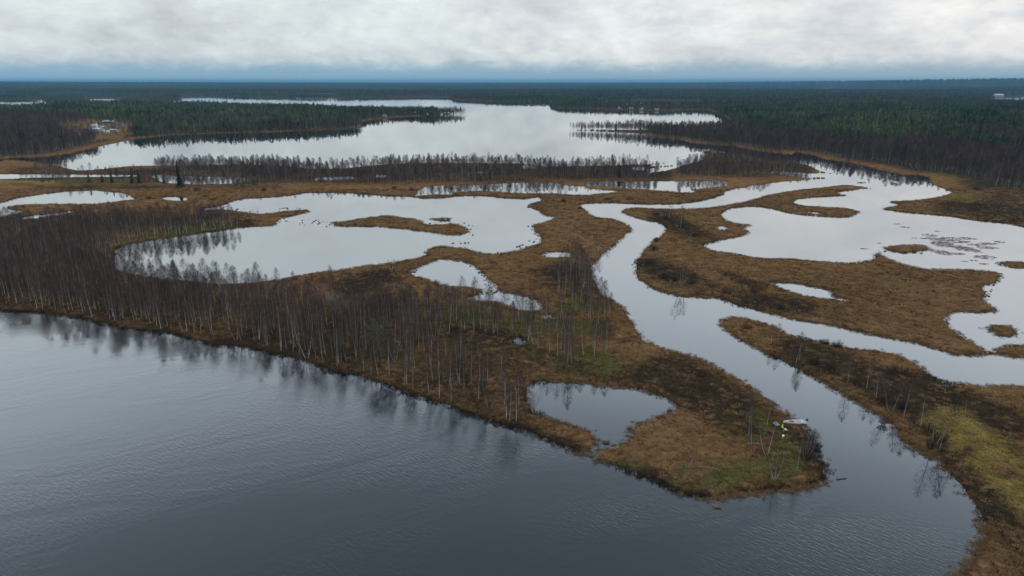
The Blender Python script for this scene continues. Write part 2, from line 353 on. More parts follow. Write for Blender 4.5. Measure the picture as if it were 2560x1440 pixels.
# ------------------------------------------------------------------ ground sheet
def build_ground():
    pts = []; edges = []
    for r in RL + RW + RI:
        b = len(pts); n = len(r)
        pts += [(float(x), float(y)) for x, y in r]
        edges += [(b + i, b + (i + 1) % n) for i in range(n)]
    grid = []
    def rows(y0, y1, dy_, dx_):
        y = y0
        while y < y1:
            x = np.arange(-690, 3290, dx_) + rng.uniform(-.3, .3) * dx_
            x = x + rng.uniform(-.3, .3, len(x)) * dx_
            yy = y + rng.uniform(-.3, .3, len(x)) * dy_
            grid.append(np.stack([x, yy], 1)); y += dy_
    rows(209.8, 224, 0.8, 15); rows(224, 262, 2.0, 22); rows(262, 330, 3.2, 12); rows(330, 440, 3.6, 9); rows(440, 1000, 5.2, 6.5); rows(1000, 1790, 7, 7)
    gr = np.concatenate(grid)
    gr = gr[is_land(gr[:, 0], gr[:, 1])]
    pts += [(float(x), float(y)) for x, y in gr]
    res = delaunay_2d_cdt([Vector(p) for p in pts], edges, [], 1, 1e-4)
    v = np.array([(q[0], q[1]) for q in res[0]]); f = np.array([t for t in res[2] if len(t) == 3])
    c = v[f].mean(1)
    f = f[is_land(c[:, 0], c[:, 1])]
    used = np.unique(f); remap = -np.ones(len(v), int); remap[used] = np.arange(len(used))
    v = v[used]; f = remap[f]
    px, py = v[:, 0], v[:, 1]
    X, Y = G(px, py)
    d = shore_dist(X, Y)
    m = on_main(px, py)
    Z = land_z(X, Y, d, m, px)
    Z = np.where(d < 0.02, -0.12, Z)
    Z[(py < 209.6)] = np.interp(px[py < 209.6], *FARH) * 0.97
    co = np.stack([X, Y, Z], 1)
    # wind the triangles upward
    n = (co[f[:, 1]] - co[f[:, 0]]); k = (co[f[:, 2]] - co[f[:, 0]])
    up = n[:, 0] * k[:, 1] - n[:, 1] * k[:, 0]
    f[up < 0] = f[up < 0][:, ::-1]
    me = bpy.data.meshes.new('ground')
    me.from_pydata(co.tolist(), [], f.tolist()); me.update()
    me.polygons.foreach_set('use_smooth', np.ones(len(f), bool))
    moss, grass, heath = zones(px, py)
    wood = np.where(m, sst(6, 30, d), 0)
    clear = pip(np.array(CLEAR, float), px, py)
    wood = np.where(clear, 0.0, wood)
    far = sst(2500, 4200, np.hypot(X, Y)) * wood
    for nm, val in (('moss', moss), ('grass', grass), ('heath', heath), ('wood', wood), ('far', far), ('wet', sst(1.4, 0.2, d))):
        a = me.attributes.new(nm, 'FLOAT', 'POINT'); a.data.foreach_set('value', val.astype(np.float32))
    o = bpy.data.objects.new('ground', me); COL.objects.link(o)
    o['kind'] = 'structure'
    o['label'] = 'brown boggy ground of sedge, moss and heath between the ponds'
    o['category'] = 'ground'
    return o
CLEAR = [(150,318),(225,306),(330,308),(345,328),(300,350),(200,353),(150,340)]

def ground_material():
    m, t, b = material('marsh_ground')
    geo = t.add('ShaderNodeNewGeometry').outputs['Position']
    def at(n): return t.add('ShaderNodeAttribute', attribute_name=n).outputs['Fac']
    n_big = t.noise(geo, 0.03, 4); n_mid = t.noise(geo, 0.22, 5, 0.6); n_fine = t.noise(geo, 1.3, 4, 0.65)
    sedge = t.mix(t.rng(n_mid, 0.35, 0.68), (0.100, 0.056, 0.025), (0.185, 0.107, 0.048))
    sedge = t.mix(t.rng(n_big, 0.4, 0.7), sedge, t.mix(1.0, sedge, (1.12, 0.98, 0.8), 'MULTIPLY'))
    heath = t.mix(t.rng(n_mid, 0.3, 0.7), (0.022, 0.016, 0.011), (0.050, 0.034, 0.019))
    moss = t.mix(t.rng(n_fine, 0.3, 0.7), (0.038, 0.036, 0.013), (0.092, 0.082, 0.027))
    grass = t.mix(t.rng(n_fine, 0.3, 0.7), (0.12, 0.085, 0.026), (0.23, 0.165, 0.048))
    c = t.mix(at('heath'), sedge, heath)
    c = t.mix(at('moss'), c, moss)
    c = t.mix(at('grass'), c, grass)
    floor = t.mix(t.rng(n_mid, 0.3, 0.7), (0.022, 0.020, 0.014), (0.055, 0.042, 0.026))
    c = t.mix(at('wood'), c, floor)
    # beyond a few kilometres the woods are only a mottled cover
    fv = t.mapping(geo, scl=(1, 0.6, 1))
    fn = t.noise(fv, 0.0016, 6, 0.62); fn2 = t.noise(fv, 0.006, 5, 0.65); fn3 = t.noise(fv, 0.05, 3, 0.7)
    fc = t.mix(t.rng(fn, 0.42, 0.60), (0.022, 0.042, 0.026), (0.060, 0.050, 0.040))
    fc = t.mix(t.rng(fn2, 0.56, 0.70), fc, (0.105, 0.078, 0.055))
    fc = t.mix(t.rng(fn3, 0.3, 0.75), t.mix(1.0, fc, (0.55, 0.6, 0.65), 'MULTIPLY'), fc)
    c = t.mix(at('far'), c, fc)
    c = t.mix(t.math('MULTIPLY', at('wet'), 0.65), c, (0.016, 0.012, 0.009))
    t.l.new(c, b.inputs['Base Color'])
    bp = t.add('ShaderNodeBump'); bp.inputs['Strength'].default_value = 0.9; bp.inputs['Distance'].default_value = 0.35
    t.l.new(n_fine, bp.inputs['Height']); t.l.new(bp.outputs[0], b.inputs['Normal'])
    return m
ground = build_ground()
ground.data.materials.append(ground_material())

# ------------------------------------------------------------------ water
def water_material():
    m, t, b = material('lake_water')
    geo = t.add('ShaderNodeNewGeometry').outputs['Position']
    ax, ay = g1(0, 776); bx, by = g1(1487, 1142)
    ux, uy = bx - ax, by - ay; L = math.hypot(ux, uy); nx, ny = uy / L, -ux / L     # towards the camera side
    s = t.add('ShaderNodeSeparateXYZ'); t.l.new(geo, s.inputs[0])
    dline = t.math('ADD', t.math('MULTIPLY', t.math('SUBTRACT', s.outputs[0], ax), nx), t.math('MULTIPLY', t.math('SUBTRACT', s.outputs[1], ay), ny))
    windy = t.rng(dline, -14.0, 8.0)
    wind = t.noise(t.mapping(geo, rot=(0, 0, R(-25)), scl=(0.5, 1.6, 1)), 0.035, 4, 0.6, 0.5)
    gust = t.rng(wind, 0.32, 0.68, 0.15, 1.4)
    x1, y1 = g1(2140, 1290); x2, y2 = g1(2260, 1335)
    ang = math.atan2(y2 - y1, x2 - x1)
    r1 = t.noise(t.mapping(geo, rot=(0, 0, -ang), scl=(0.45, 1.4, 1)), 1.55, 3, 0.6, 0.3)
    r2 = t.noise(t.mapping(geo, rot=(0, 0, -ang + 0.5), scl=(0.7, 1.2, 1)), 2.6, 2, 0.5, 0.2)
    hgt = t.math('ADD', t.math('MULTIPLY', r1, 0.62), t.math('MULTIPLY', r2, 0.2))
    calm = t.math('MULTIPLY', t.noise(geo, 0.9, 2), 0.008)
    lakey = t.math('MULTIPLY', t.rng(s.outputs[1], 330, 700), 0.05)
    k = t.math('ADD', t.math('MULTIPLY', windy, gust), lakey)
    hgt = t.math('ADD', t.math('MULTIPLY', hgt, k), calm)
    bp = t.add('ShaderNodeBump'); bp.inputs['Strength'].default_value = 1.0; bp.inputs['Distance'].default_value = 0.088
    t.l.new(hgt, bp.inputs['Height'])
    # dark peaty body below a reflecting skin whose strength grows towards grazing view
    lw = t.add('ShaderNodeLayerWeight'); lw.inputs[0].default_value = 0.5; t.l.new(bp.outputs[0], lw.inputs[1])
    fa = lw.outputs['Facing']
    ramp = t.add('ShaderNodeValToRGB'); t.l.new(fa, ramp.inputs[0]); cr_ = ramp.color_ramp
    pts_ = [(0.0, .02), (.30, .034), (.39, .046), (.47, .078), (.54, .168), (.60, .285), (.743, .53), (.80, .58), (.876, .66), (.95, .80), (1.0, 1.0)]
    cr_.elements[0].position, cr_.elements[1].position = pts_[0][0], pts_[-1][0]
    for q in pts_[1:-1]: cr_.elements.new(q[0])
    for e_, q in zip(cr_.elements, pts_): e_.color = (q[1], q[1], q[1], 1)
    fr = ramp.outputs[0]
    gl = t.add('ShaderNodeBsdfGlossy'); gl.inputs['Roughness'].default_value = 0.02; gl.inputs['Color'].default_value = (1, 1, 1, 1); t.l.new(bp.outputs[0], gl.inputs['Normal'])
    df = t.add('ShaderNodeBsdfDiffuse'); df.inputs['Color'].default_value = (0.006, 0.010, 0.014, 1)
    mx = t.add('ShaderNodeMixShader'); t.l.new(fr, mx.inputs[0]); t.l.new(df.outputs[0], mx.inputs[1]); t.l.new(gl.outputs[0], mx.inputs[2])
    t.n.remove(b); t.l.new(mx.outputs[0], t.n['Material Output'].inputs['Surface'])
    return m
S = 46000.0
wm = bpy.data.meshes.new('water')
wm.from_pydata([(-S, -600, 0), (S, -600, 0), (S, S, 0), (-S, S, 0)], [], [(0, 1, 2, 3)])
wm.materials.append(water_material())
water = bpy.data.objects.new('water', wm); COL.objects.link(water)
water['kind'] = 'structure'; water['label'] = 'grey lake, river and ponds mirroring the overcast sky'; water['category'] = 'water'

# ------------------------------------------------------------------ mesh helpers
class MB:
    """collects vertices and faces, each face with a material slot"""
    def __init__(self): self.v = []; self.f = []; self.m = []
    def face(self, pts, m=0):
        b = len(self.v); self.v += [tuple(p) for p in pts]; self.f.append(tuple(range(b, b + len(pts)))); self.m.append(m)
    def tube(self, pts, rad, sides=5, m=0, cap=True):
        b = len(self.v); n = len(pts)
        for i, p in enumerate(pts):
            p = Vector(p)
            d = (Vector(pts[min(i + 1, n - 1)]) - Vector(pts[max(i - 1, 0)])).normalized()
            u = d.orthogonal().normalized(); w_ = d.cross(u)
            for k in range(sides):
                a = 2 * math.pi * k / sides
                self.v.append(tuple(p + (u * math.cos(a) + w_ * math.sin(a)) * rad[i]))
        for i in range(n - 1):
            for k in range(sides):
                k2 = (k + 1) % sides
                self.f.append((b + i*sides + k, b + i*sides + k2, b + (i+1)*sides + k2, b + (i+1)*sides + k)); self.m.append(m)
        if cap:
            self.f.append(tuple(b + k for k in reversed(range(sides)))); self.m.append(m)
            self.f.append(tuple(b + (n-1)*sides + k for k in range(sides))); self.m.append(m)
    def sliver(self, p, q, wd, m=0):
        p = Vector(p); q = Vector(q); d = q - p
        s = d.cross(Vector((random.uniform(-1, 1), random.uniform(-1, 1), random.uniform(-.4, .4))))
        if s.length < 1e-6: s = d.orthogonal()
        s = s.normalized() * wd * 0.5
        self.face((p - s, p + s, q), m)
    def box(self, x0, x1, y0, y1, z0, z1, m=0):
        b = len(self.v)
        self.v += [(x, y, z) for z in (z0, z1) for x, y in ((x0, y0), (x1, y0), (x1, y1), (x0, y1))]
        for q in ((0, 3, 2, 1), (4, 5, 6, 7), (0, 1, 5, 4), (1, 2, 6, 5), (2, 3, 7, 6), (3, 0, 4, 7)):
            self.f.append(tuple(b + i for i in q)); self.m.append(m)
    def mesh(self, name, mats, smooth=False):
        me = bpy.data.meshes.new(name)
        me.from_pydata(self.v, [], self.f)
        for q in mats: me.materials.append(q)
        me.polygons.foreach_set('material_index', np.array(self.m, np.int32))
        if smooth: me.polygons.foreach_set('use_smooth', np.ones(len(self.f), bool))
        me.update(); return me

def link(name, me, parent=None, loc=None, rz=None):
    o = bpy.data.objects.new(name, me); COL.objects.link(o)
    if parent is not None: o.parent = parent
    if loc is not None: o.location = loc
    if rz is not None: o.rotation_euler = (0, 0, rz)
    return o
def tag(o, label, cat=None, group=None, kind=None):
    o['label'] = label
    if cat: o['category'] = cat
    if group: o['group'] = group
    if kind: o['kind'] = kind
    return o

def ground_at(X, Y):
    X = np.atleast_1d(np.asarray(X, float)); Y = np.atleast_1d(np.asarray(Y, float))
    px, py = P(X, Y)
    return land_z(X, Y, shore_dist(X, Y), on_main(px, py), px)

# ------------------------------------------------------------------ plant materials (tint varies from plant to plant)
def plant_mat(name, c1, c2, instanced=True, streak=None, rough=0.85, noise=None):
    m, t, b = material(name)
    if instanced:
        f = t.add('ShaderNodeAttribute', attribute_type='INSTANCER', attribute_name='tint').outputs['Fac']
    else:
        f = t.add('ShaderNodeObjectInfo').outputs['Random']
    c = t.mix(f, c1, c2)
    if streak:
        tcn = t.add('ShaderNodeTexCoord').outputs['Object']
        s = t.noise(t.mapping(tcn, scl=(1, 1, 5)), 2.5, 3, 0.7)
        c = t.mix(t.rng(s, 0.56, 0.66), c, streak)
    t.l.new(c, b.inputs['Base Color']); b.inputs['Roughness'].default_value = rough
    return m
BARK1, BARK2, BARKD = (0.20, 0.175, 0.15), (0.44, 0.41, 0.37), (0.05, 0.045, 0.04)
TW1, TW2 = (0.050, 0.036, 0.032), (0.098, 0.068, 0.058)
m_bark = plant_mat('birch_bark', BARK1, BARK2, False, BARKD)
m_bark_i = plant_mat('birch_bark_wood', BARK1, BARK2, True, BARKD)
m_twig = plant_mat('birch_twigs', TW1, TW2, False)
m_twig_i = plant_mat('birch_twigs_wood', TW1, TW2, True)
m_ftwig = plant_mat('wood_twigs', (0.048, 0.034, 0.030), (0.112, 0.080, 0.070), True)
m_ftrunk = plant_mat('wood_trunks', (0.08, 0.066, 0.058), (0.33, 0.30, 0.27), True)
m_spruce_i = plant_mat('conifer_needles_wood', (0.024, 0.040, 0.021), (0.136, 0.160, 0.070), True)
m_spruce = plant_mat('conifer_needles', (0.011, 0.024, 0.013), (0.022, 0.040, 0.018), False)
m_pine = plant_mat('pine_needles', (0.062, 0.078, 0.045), (0.076, 0.092, 0.052), False)
m_brown = plant_mat('conifer_bark', (0.07, 0.05, 0.035), (0.10, 0.07, 0.05), False)
m_brown_i = plant_mat('conifer_bark_wood', (0.06, 0.045, 0.035), (0.11, 0.08, 0.06), True)
m_sedge = plant_mat('sedge_blades', (0.080, 0.044, 0.020), (0.280, 0.163, 0.076), True)
m_dwarf = plant_mat('heath_twigs', (0.028, 0.019, 0.013), (0.105, 0.064, 0.032), True)
m_green = plant_mat('moss_grass', (0.036, 0.034, 0.012), (0.138, 0.114, 0.038), True)
m_gold = plant_mat('yellow_grass', (0.11, 0.080, 0.024), (0.31, 0.222, 0.066), True)
m_willow = plant_mat('willow_twigs', (0.030, 0.022, 0.018), (0.062, 0.044, 0.034), False)
m_grey = plant_mat('grey_twigs', (0.15, 0.15, 0.135), (0.19, 0.185, 0.17), False)

# ------------------------------------------------------------------ plants
def birch_parts(seed, h, n_twig, stems=1, lean=0.04, dense=1.0, rad=0.068, tw=0.030, wide=1.0):
    """trunk and crown of a leafless birch, origin at the foot"""
    random.seed(seed)
    tr = MB(); cr = MB()
    for sidx in range(stems):
        hh = h * random.uniform(0.8, 1.0) if sidx else h
        az = random.uniform(0, 6.28)
        ln = lean if stems == 1 else random.uniform(0.16, 0.30)
        bx, by = (0, 0) if stems == 1 else (math.cos(az) * 0.2, math.sin(az) * 0.2)
        cur = random.uniform(-0.05, 0.05) * h
        def at(t, az=az, ln=ln, hh=hh, bx=bx, by=by, cur=cur):
            o = ln * hh * (t ** 0.8 if stems > 1 else t) + cur * math.sin(t * 3.1) * 0.5
            return Vector((bx + math.cos(az) * o, by + math.sin(az) * o, -0.25 + (hh + 0.25) * t))
        n = 8
        tr.tube([at(i / n) for i in range(n + 1)], [rad * (1.18 - 1.05 * i / n) * (1.25 if i == 0 else 1) for i in range(n + 1)], 6)
        limbs = []
        for k in range(int(15 * dense)):
            t = random.uniform(0.34, 0.93); a = random.uniform(0, 6.28)
            ln_ = ((1 - t) * hh * random.uniform(0.22, 0.36) + 0.5) * wide
            p0 = at(t); dirv = Vector((math.cos(a), math.sin(a), random.uniform(0.9, 1.7))).normalized()
            p1 = p0 + dirv * ln_ * 0.55; p2 = p1 + (dirv + Vector((math.cos(a) * .4, math.sin(a) * .4, -.5))).normalized() * ln_ * 0.45
            cr.tube([p0, p1, p2], [0.024, 0.015, 0.006], 3, cap=False)
            limbs.append((p0, p1, p2))
        rmax = (0.125 * hh + 0.25) * wide
        for k in range(int(n_twig * dense / stems)):
            t = 0.33 + 0.68 * random.random() ** 0.85
            q_ = (t - 0.33) / 0.68
            rr = rmax * (math.sin(math.pi * min(1, q_ * 0.86 + 0.14)) ** 0.75) * math.sqrt(random.random()) + 0.05
            a = random.uniform(0, 6.28)
            p = at(min(1, t)) + Vector((math.cos(a) * rr, math.sin(a) * rr, random.uniform(-.3, .3)))
            up = random.uniform(-0.5, 0.1) if random.random() < .25 else random.uniform(.5, 1.6)
            d = Vector((math.cos(a) * .6 + random.uniform(-.4, .4), math.sin(a) * .6 + random.uniform(-.4, .4), up)).normalized()
            L = random.uniform(0.5, 1.15)
            cr.sliver(p - d * L * .4, p + d * L * .6, tw)
            d2 = (d + Vector((random.uniform(-.6, .6), random.uniform(-.6, .6), random.uniform(-.4, .4)))).normalized()
            cr.sliver(p, p + d2 * L * .8, tw * 0.8)
    return tr, cr

def conifer(seed, h, wd, tiers=9, pts=9, droop=0.5, start=0.1, trunk=0.12):
    """layered spruce: ragged tiers of hanging boughs"""
    random.seed(seed); mb = MB(); tk = MB()
    tk.tube([(0, 0, -0.3), (0, 0, h * 0.5), (0, 0, h * 0.97)], [trunk, trunk * .6, 0.02], 5)
    for i in range(tiers):
        t = start + (1 - start) * i / tiers
        r = wd * 0.5 * (1 - (t - start) / (1 - start)) ** 0.85 + 0.12
        z = h * t; dzz = h * (1 - start) / tiers * 1.5
        rot = random.uniform(0, 6.28); lop = random.uniform(.72, 1.15)
        for k in range(pts):
            a = rot + 2 * math.pi * (k + random.uniform(-.3, .3)) / pts
            rr = r * lop * random.uniform(0.6, 1.25); w_ = 0.62 * math.pi * rr / pts + 0.06
            tip = Vector((math.cos(a) * rr, math.sin(a) * rr, z - rr * droop * random.uniform(.5, 1.1)))
            top = Vector((0, 0, z + dzz * 0.7))
            s = Vector((-math.sin(a), math.cos(a), 0)) * w_
            mid = tip.lerp(top, 0.45)
            mb.face((top, mid - s, tip, mid + s + Vector((0, 0, 0.04))))
    mb.face((Vector((-.06, 0, h * .9)), Vector((.06, 0, h * .9)), Vector((0, 0, h * 1.03))))
    return tk, mb

def pine_parts(seed, h, wd, n=420, low=0.3):
    random.seed(seed); mb = MB(); tk = MB()
    tk.tube([(0, 0, -0.3), (0.05, 0, h * 0.5), (0.0, 0.08, h * 0.95)], [0.16, 0.1, 0.03], 6)
    for k in range(26):
        t = random.uniform(low, 0.95); a = random.uniform(0, 6.28)
        L = wd * 0.5 * (math.sin(min(1, (1 - t) / (1 - low) * 1.25 + 0.15) * 1.57)) * random.uniform(.7, 1.1)
        p0 = Vector((0, 0, h * t)); p1 = p0 + Vector((math.cos(a) * L, math.sin(a) * L, L * random.uniform(.05, .5)))
        tk.tube([p0, p1], [0.04, 0.012], 3, cap=False)
        for j in range(n // 26):
            c = p0.lerp(p1, random.uniform(.35, 1.05)) + Vector([random.gauss(0, .22) for _ in range(3)])
            d = Vector((random.gauss(0, 1), random.gauss(0, 1), random.gauss(.3, .6))).normalized()
            mb.sliver(c, c + d * random.uniform(.35, .7), random.uniform(.16, .3))
    return tk, mb

def shrub_parts(seed, r, h, n=260, tw=0.028):
    random.seed(seed); mb = MB()
    for k in range(int(n / 9)):
        a = random.uniform(0, 6.28); q = r * math.sqrt(random.random())
        p0 = Vector((math.cos(a) * q * .35, math.sin(a) * q * .35, -0.1))
        top = Vector((math.cos(a) * q, math.sin(a) * q, h * (1 - 0.55 * (q / r) ** 2) * random.uniform(.6, 1.05)))
        mb.tube([p0, p0.lerp(top, .5) + Vector((0, 0, .1 * h)), top], [0.022, 0.014, 0.005], 3, cap=False)
        for j in range(9):
            c = p0.lerp(top, random.uniform(.3, 1.0))
            d = Vector((random.gauss(0, .7), random.gauss(0, .7), random.uniform(.1, 1))).normalized()
            mb.sliver(c, c + d * random.uniform(.3, .75) * min(1.3, h / 1.6), tw)
    return mb

def tuft(seed, n, h, spread, wd, arch=0.5):
    random.seed(seed); mb = MB()
    for k in range(n):
        a = random.uniform(0, 6.28); r = spread * math.sqrt(random.random())
        p = Vector((math.cos(a) * r * .5, math.sin(a) * r * .5, -0.08))
        a2 = a + random.uniform(-.6, .6); L = h * random.uniform(.65, 1.15); o = spread * random.uniform(.5, 1.1) * arch
        q = p + Vector((math.cos(a2) * o * .5, math.sin(a2) * o * .5, L * .8))
        e = p + Vector((math.cos(a2) * o * 1.5, math.sin(a2) * o * 1.5, L * random.uniform(.65, 1.0)))
        s = Vector((-math.sin(a2), math.cos(a2), 0)) * wd * random.uniform(.6, 1.2) * .5
        mb.face((p - s, p + s, q + s * .7, q - s * .7)); mb.face((q - s * .7, q + s * .7, e))
    return mb

def joined(tk, cr, name, mats):
    mb = MB(); mb.v = list(tk.v); mb.f = list(tk.f); mb.m = [0] * len(tk.f)
    b = len(mb.v); mb.v += cr.v; mb.f += [tuple(i + b for i in q) for q in cr.f]; mb.m += [1] * len(cr.f)
    return mb.mesh(name, mats)

# ------------------------------------------------------------------ scatter of what nobody could count
def proto_collection(name, meshes):
    c = bpy.data.collections.new(name)
    for i, me in enumerate(meshes):
        o = bpy.data.objects.new('%s_%02d' % (name, i), me); c.objects.link(o)
    return c
def scatter(name, label, cat, coll, n_proto, X, Y, Z, scl, tint, tilt=0.06, flat=None):
    n = len(X)
    if n == 0: return None
    me = bpy.data.meshes.new(name)
    me.vertices.add(n)
    me.vertices.foreach_set('co', np.stack([X, Y, Z], 1).astype(np.float32).ravel())
    rot = np.stack([rng.normal(0, tilt, n), rng.normal(0, tilt, n), rng.uniform(0, 6.283, n)], 1)
    sc = np.stack([scl * rng.uniform(.9, 1.12, n), scl * rng.uniform(.9, 1.12, n), scl * rng.uniform(.85, 1.15, n) * (1.0 if flat is None else flat)], 1)
    for nm, ty, key, val in (('rot', 'FLOAT_VECTOR', 'vector', rot), ('scl', 'FLOAT_VECTOR', 'vector', sc)):
        a = me.attributes.new(nm, ty, 'POINT'); a.data.foreach_set(key, val.astype(np.float32).ravel())
    a = me.attributes.new('pick', 'INT', 'POINT'); a.data.foreach_set('value', rng.integers(0, n_proto, n).astype(np.int32))
    a = me.attributes.new('tint', 'FLOAT', 'POINT'); a.data.foreach_set('value', np.clip(tint, 0, 1).astype(np.float32))
    o = link(name, me)
    ng = bpy.data.node_groups.new(name + '_scatter', 'GeometryNodeTree')
    ng.interface.new_socket('Geometry', in_out='INPUT', socket_type='NodeSocketGeometry')
    ng.interface.new_socket('Geometry', in_out='OUTPUT', socket_type='NodeSocketGeometry')
    gi = ng.nodes.new('NodeGroupInput'); go = ng.nodes.new('NodeGroupOutput')
    iop = ng.nodes.new('GeometryNodeInstanceOnPoints')
    ci = ng.nodes.new('GeometryNodeCollectionInfo')
    ci.inputs[0].default_value = coll; ci.inputs[1].default_value = True; ci.inputs[2].default_value = True
    def na(nm, dt):
        q = ng.nodes.new('GeometryNodeInputNamedAttribute'); q.data_type = dt; q.inputs[0].default_value = nm
        return q.outputs[0]
    L = ng.links.new
    L(gi.outputs[0], iop.inputs['Points']); L(ci.outputs[0], iop.inputs['Instance'])
    iop.inputs['Pick Instance'].default_value = True
    L(na('pick', 'INT'), iop.inputs['Instance Index'])
    L(na('rot', 'FLOAT_VECTOR'), iop.inputs['Rotation']); L(na('scl', 'FLOAT_VECTOR'), iop.inputs['Scale'])
    L(iop.outputs[0], go.inputs[0])
    md = o.modifiers.new('scatter', 'NODES'); md.node_group = ng
    tag(o, label, cat, None, 'stuff')
    return o

def sample(density_fn, x0, x1, y0, y1, cell):
    """jittered points over a world rectangle, kept with probability density_fn(px,py,X,Y); cell = spacing in metres"""
    gx_ = np.arange(x0, x1, cell); gy_ = np.arange(y0, y1, cell)
    X, Y = np.meshgrid(gx_, gy_); X = X.ravel(); Y = Y.ravel()
    X = X + rng.uniform(-.48, .48, len(X)) * cell; Y = Y + rng.uniform(-.48, .48, len(Y)) * cell
    px, py = P(X, Y)
    k = (px > -220) & (px < 2780) & (py < 1600)
    X, Y, px, py = X[k], Y[k], px[k], py[k]
    k = is_land(px, py); X, Y, px, py = X[k], Y[k], px[k], py[k]
    k = rng.random(len(X)) < density_fn(px, py, X, Y)
    return X[k], Y[k], px[k], py[k]
def inpoly(poly, px, py): return pip(np.array(poly, float), px, py)

# --- sedge, heath, moss grass: ground cover out to about 430 m
# tufts sink lower with distance, where single blades no longer show
ring = [(52, 150, 0.72), (150, 240, 0.85), (240, 440, 1.25)]
acc = {k: [] for k in ('sedge', 'dwarf', 'green', 'gold')}
for ya, yb, cell in ring:
    X, Y, px, py = sample(lambda a, b, c, d: np.where(on_main(a, b) & (b < 470), 0.35, 1.0), -0.82 * yb - 20, 0.82 * yb + 20, ya, yb, cell)
    d = shore_dist(X, Y); Z = land_z(X, Y, d, on_main(px, py), px)
    ok = d > 0.12; X, Y, px, py, d, Z = X[ok], Y[ok], px[ok], py[ok], d[ok], Z[ok]
    mo_, gr_, he_ = zones(px, py)
    u = rng.random(len(X))
    kind = np.where(u < gr_ * 1.1, 3, np.where(u < gr_ + mo_ * 0.85, 2, np.where(rng.random(len(X)) < he_ * 0.85, 1, 0)))
    hollow = sst(.58, .68, fbm(X / 1.9 + Y / 9, Y / 2.6, 3, 52)); kind = np.where((kind == 0) & (rng.random(len(X)) < .75 * hollow), 1, kind)  # dark shrub tufts swapped in to imitate shadowed hollows among the sedge
    # sedge also fringes most shores
    kind = np.where((d < 1.6) & (rng.random(len(X)) < 0.55), np.where(he_ > .35, 1, 0), kind)
    base = cell / 0.80; low = {150: 0.0, 240: 0.06, 440: 0.2}[yb]
    clump = fbm(X / 6, Y / 6, 3, 41)
    broad = fbm(X / 35, Y / 35, 2, 47) + 0.7 * (fbm((X + .3 * Y) / 3.5, (Y - .3 * X) / 16, 3, 49) - .5)
    for i, k in enumerate(('sedge', 'dwarf', 'green', 'gold')):
        s = kind == i
        acc[k].append(np.stack([X[s], Y[s], Z[s] - low, base * (0.45 + 0.5 * clump[s] + 0.75 * rng.random(s.sum()) ** 2), 0.75 * clump[s] + 0.6 * broad[s] - 0.2 + rng.normal(0, .24, s.sum()) - 0.45 * sst(1.3, .3, d[s])], 1))
dsh = np.hypot(shore[:, 0], shore[:, 1]); fr_ = shore[(dsh < 420) & (shore[:, 1] > 55)]
fr_ = np.concatenate([fr_ + rng.normal(0, .55, fr_.shape) for _ in range(2)])
fr_ = fr_[rng.random(len(fr_)) < np.clip(fbm(fr_[:, 0] / 9, fr_[:, 1] / 9, 3, 44) * 2.2 - .55, .05, .9)]
hz_ = zones(*P(fr_[:, 0], fr_[:, 1]))[2]; dk = hz_ > .4
acc['dwarf'].append(np.stack([fr_[dk, 0], fr_[dk, 1], np.full(dk.sum(), .0), rng.uniform(.6, 1.3, dk.sum()), rng.uniform(0, .4, dk.sum())], 1)); fr_ = fr_[~dk]
acc['sedge'].append(np.stack([fr_[:, 0], fr_[:, 1], np.full(len(fr_), -.05), rng.uniform(.4, .95, len(fr_)), rng.uniform(0, .5, len(fr_))], 1))
COVER = {'sedge': ('sedge', 'tawny dead sedge covering the wet marsh', [tuft(100 + i, 24, 0.42, 0.7, 0.07, 0.8).mesh('sedge_tuft', [m_sedge]) for i in range(5)]),
         'dwarf': ('heath', 'dark brown dwarf shrubs under the birches, also standing in for shadowed hollows in the sedge', [shrub_parts(120 + i, 0.6, 0.42, 54, 0.06).mesh('dwarf_shrub', [m_dwarf]) for i in range(4)]),
         'green': ('moss_grass', 'low olive green grass and moss in clearings', [tuft(140 + i, 22, 0.26, 0.62, 0.09, 0.8).mesh('grass_tuft', [m_green]) for i in range(4)]),
         'gold': ('grass', 'yellow dry grass on the marsh meadow', [tuft(160 + i, 22, 0.42, 0.6, 0.07, 0.9).mesh('gold_tuft', [m_gold]) for i in range(4)])}
for k, (nm, lab, ms) in COVER.items():
    a = np.concatenate(acc[k])
    scatter(nm, lab, 'grass' if k != 'dwarf' else 'heath', proto_collection(nm + '_proto', ms), len(ms), a[:, 0], a[:, 1], a[:, 2], a[:, 3], a[:, 4], 0.12)

# --- tussocks standing in the shallow edges of the ponds
lines = [([(690,556),(760,556),(835,560)],26,7),([(1070,628),(1085,640),(1050,648)],22,6),([(1150,620),(1190,632),(1250,637),(1300,628)],34,5),([(1120,607),(1170,610)],9,5),
         ([(1310,610),(1350,600),(1340,580),(1330,566),(1370,555)],40,7),([(1300,618),(1320,612)],10,6),([(1210,690),(1225,712),(1240,730),(1200,735)],20,6),([(1030,676),(1040,690),(1070,705),(1100,714)],26,5),
         ([(1140,560),(1175,570),(1180,585)],16,9),([(1050,552),(1070,560),(1110,556)],14,4),([(700,522),(750,522)],12,3),([(2465,880),(2480,884)],6,3),([(2495,690),(2480,720),(2470,740)],10,4),
         ([(2215,628),(2280,632),(2320,626)],18,5),([(2520,662),(2560,668)],14,5),([(1340,640),(1372,646)],10,4),([(1335,1035),(1400,1060),(1470,1078)],22,5),([(1690,1020),(1650,1046),(1580,1075)],14,5),
         ([(1150,652),(1180,662),(1215,690)],10,5),([(1365,790),(1385,793)],2,4),([(580,524),(640,527)],10,5),([(540,520),(570,516)],14,5)]
tx, ty = [], []
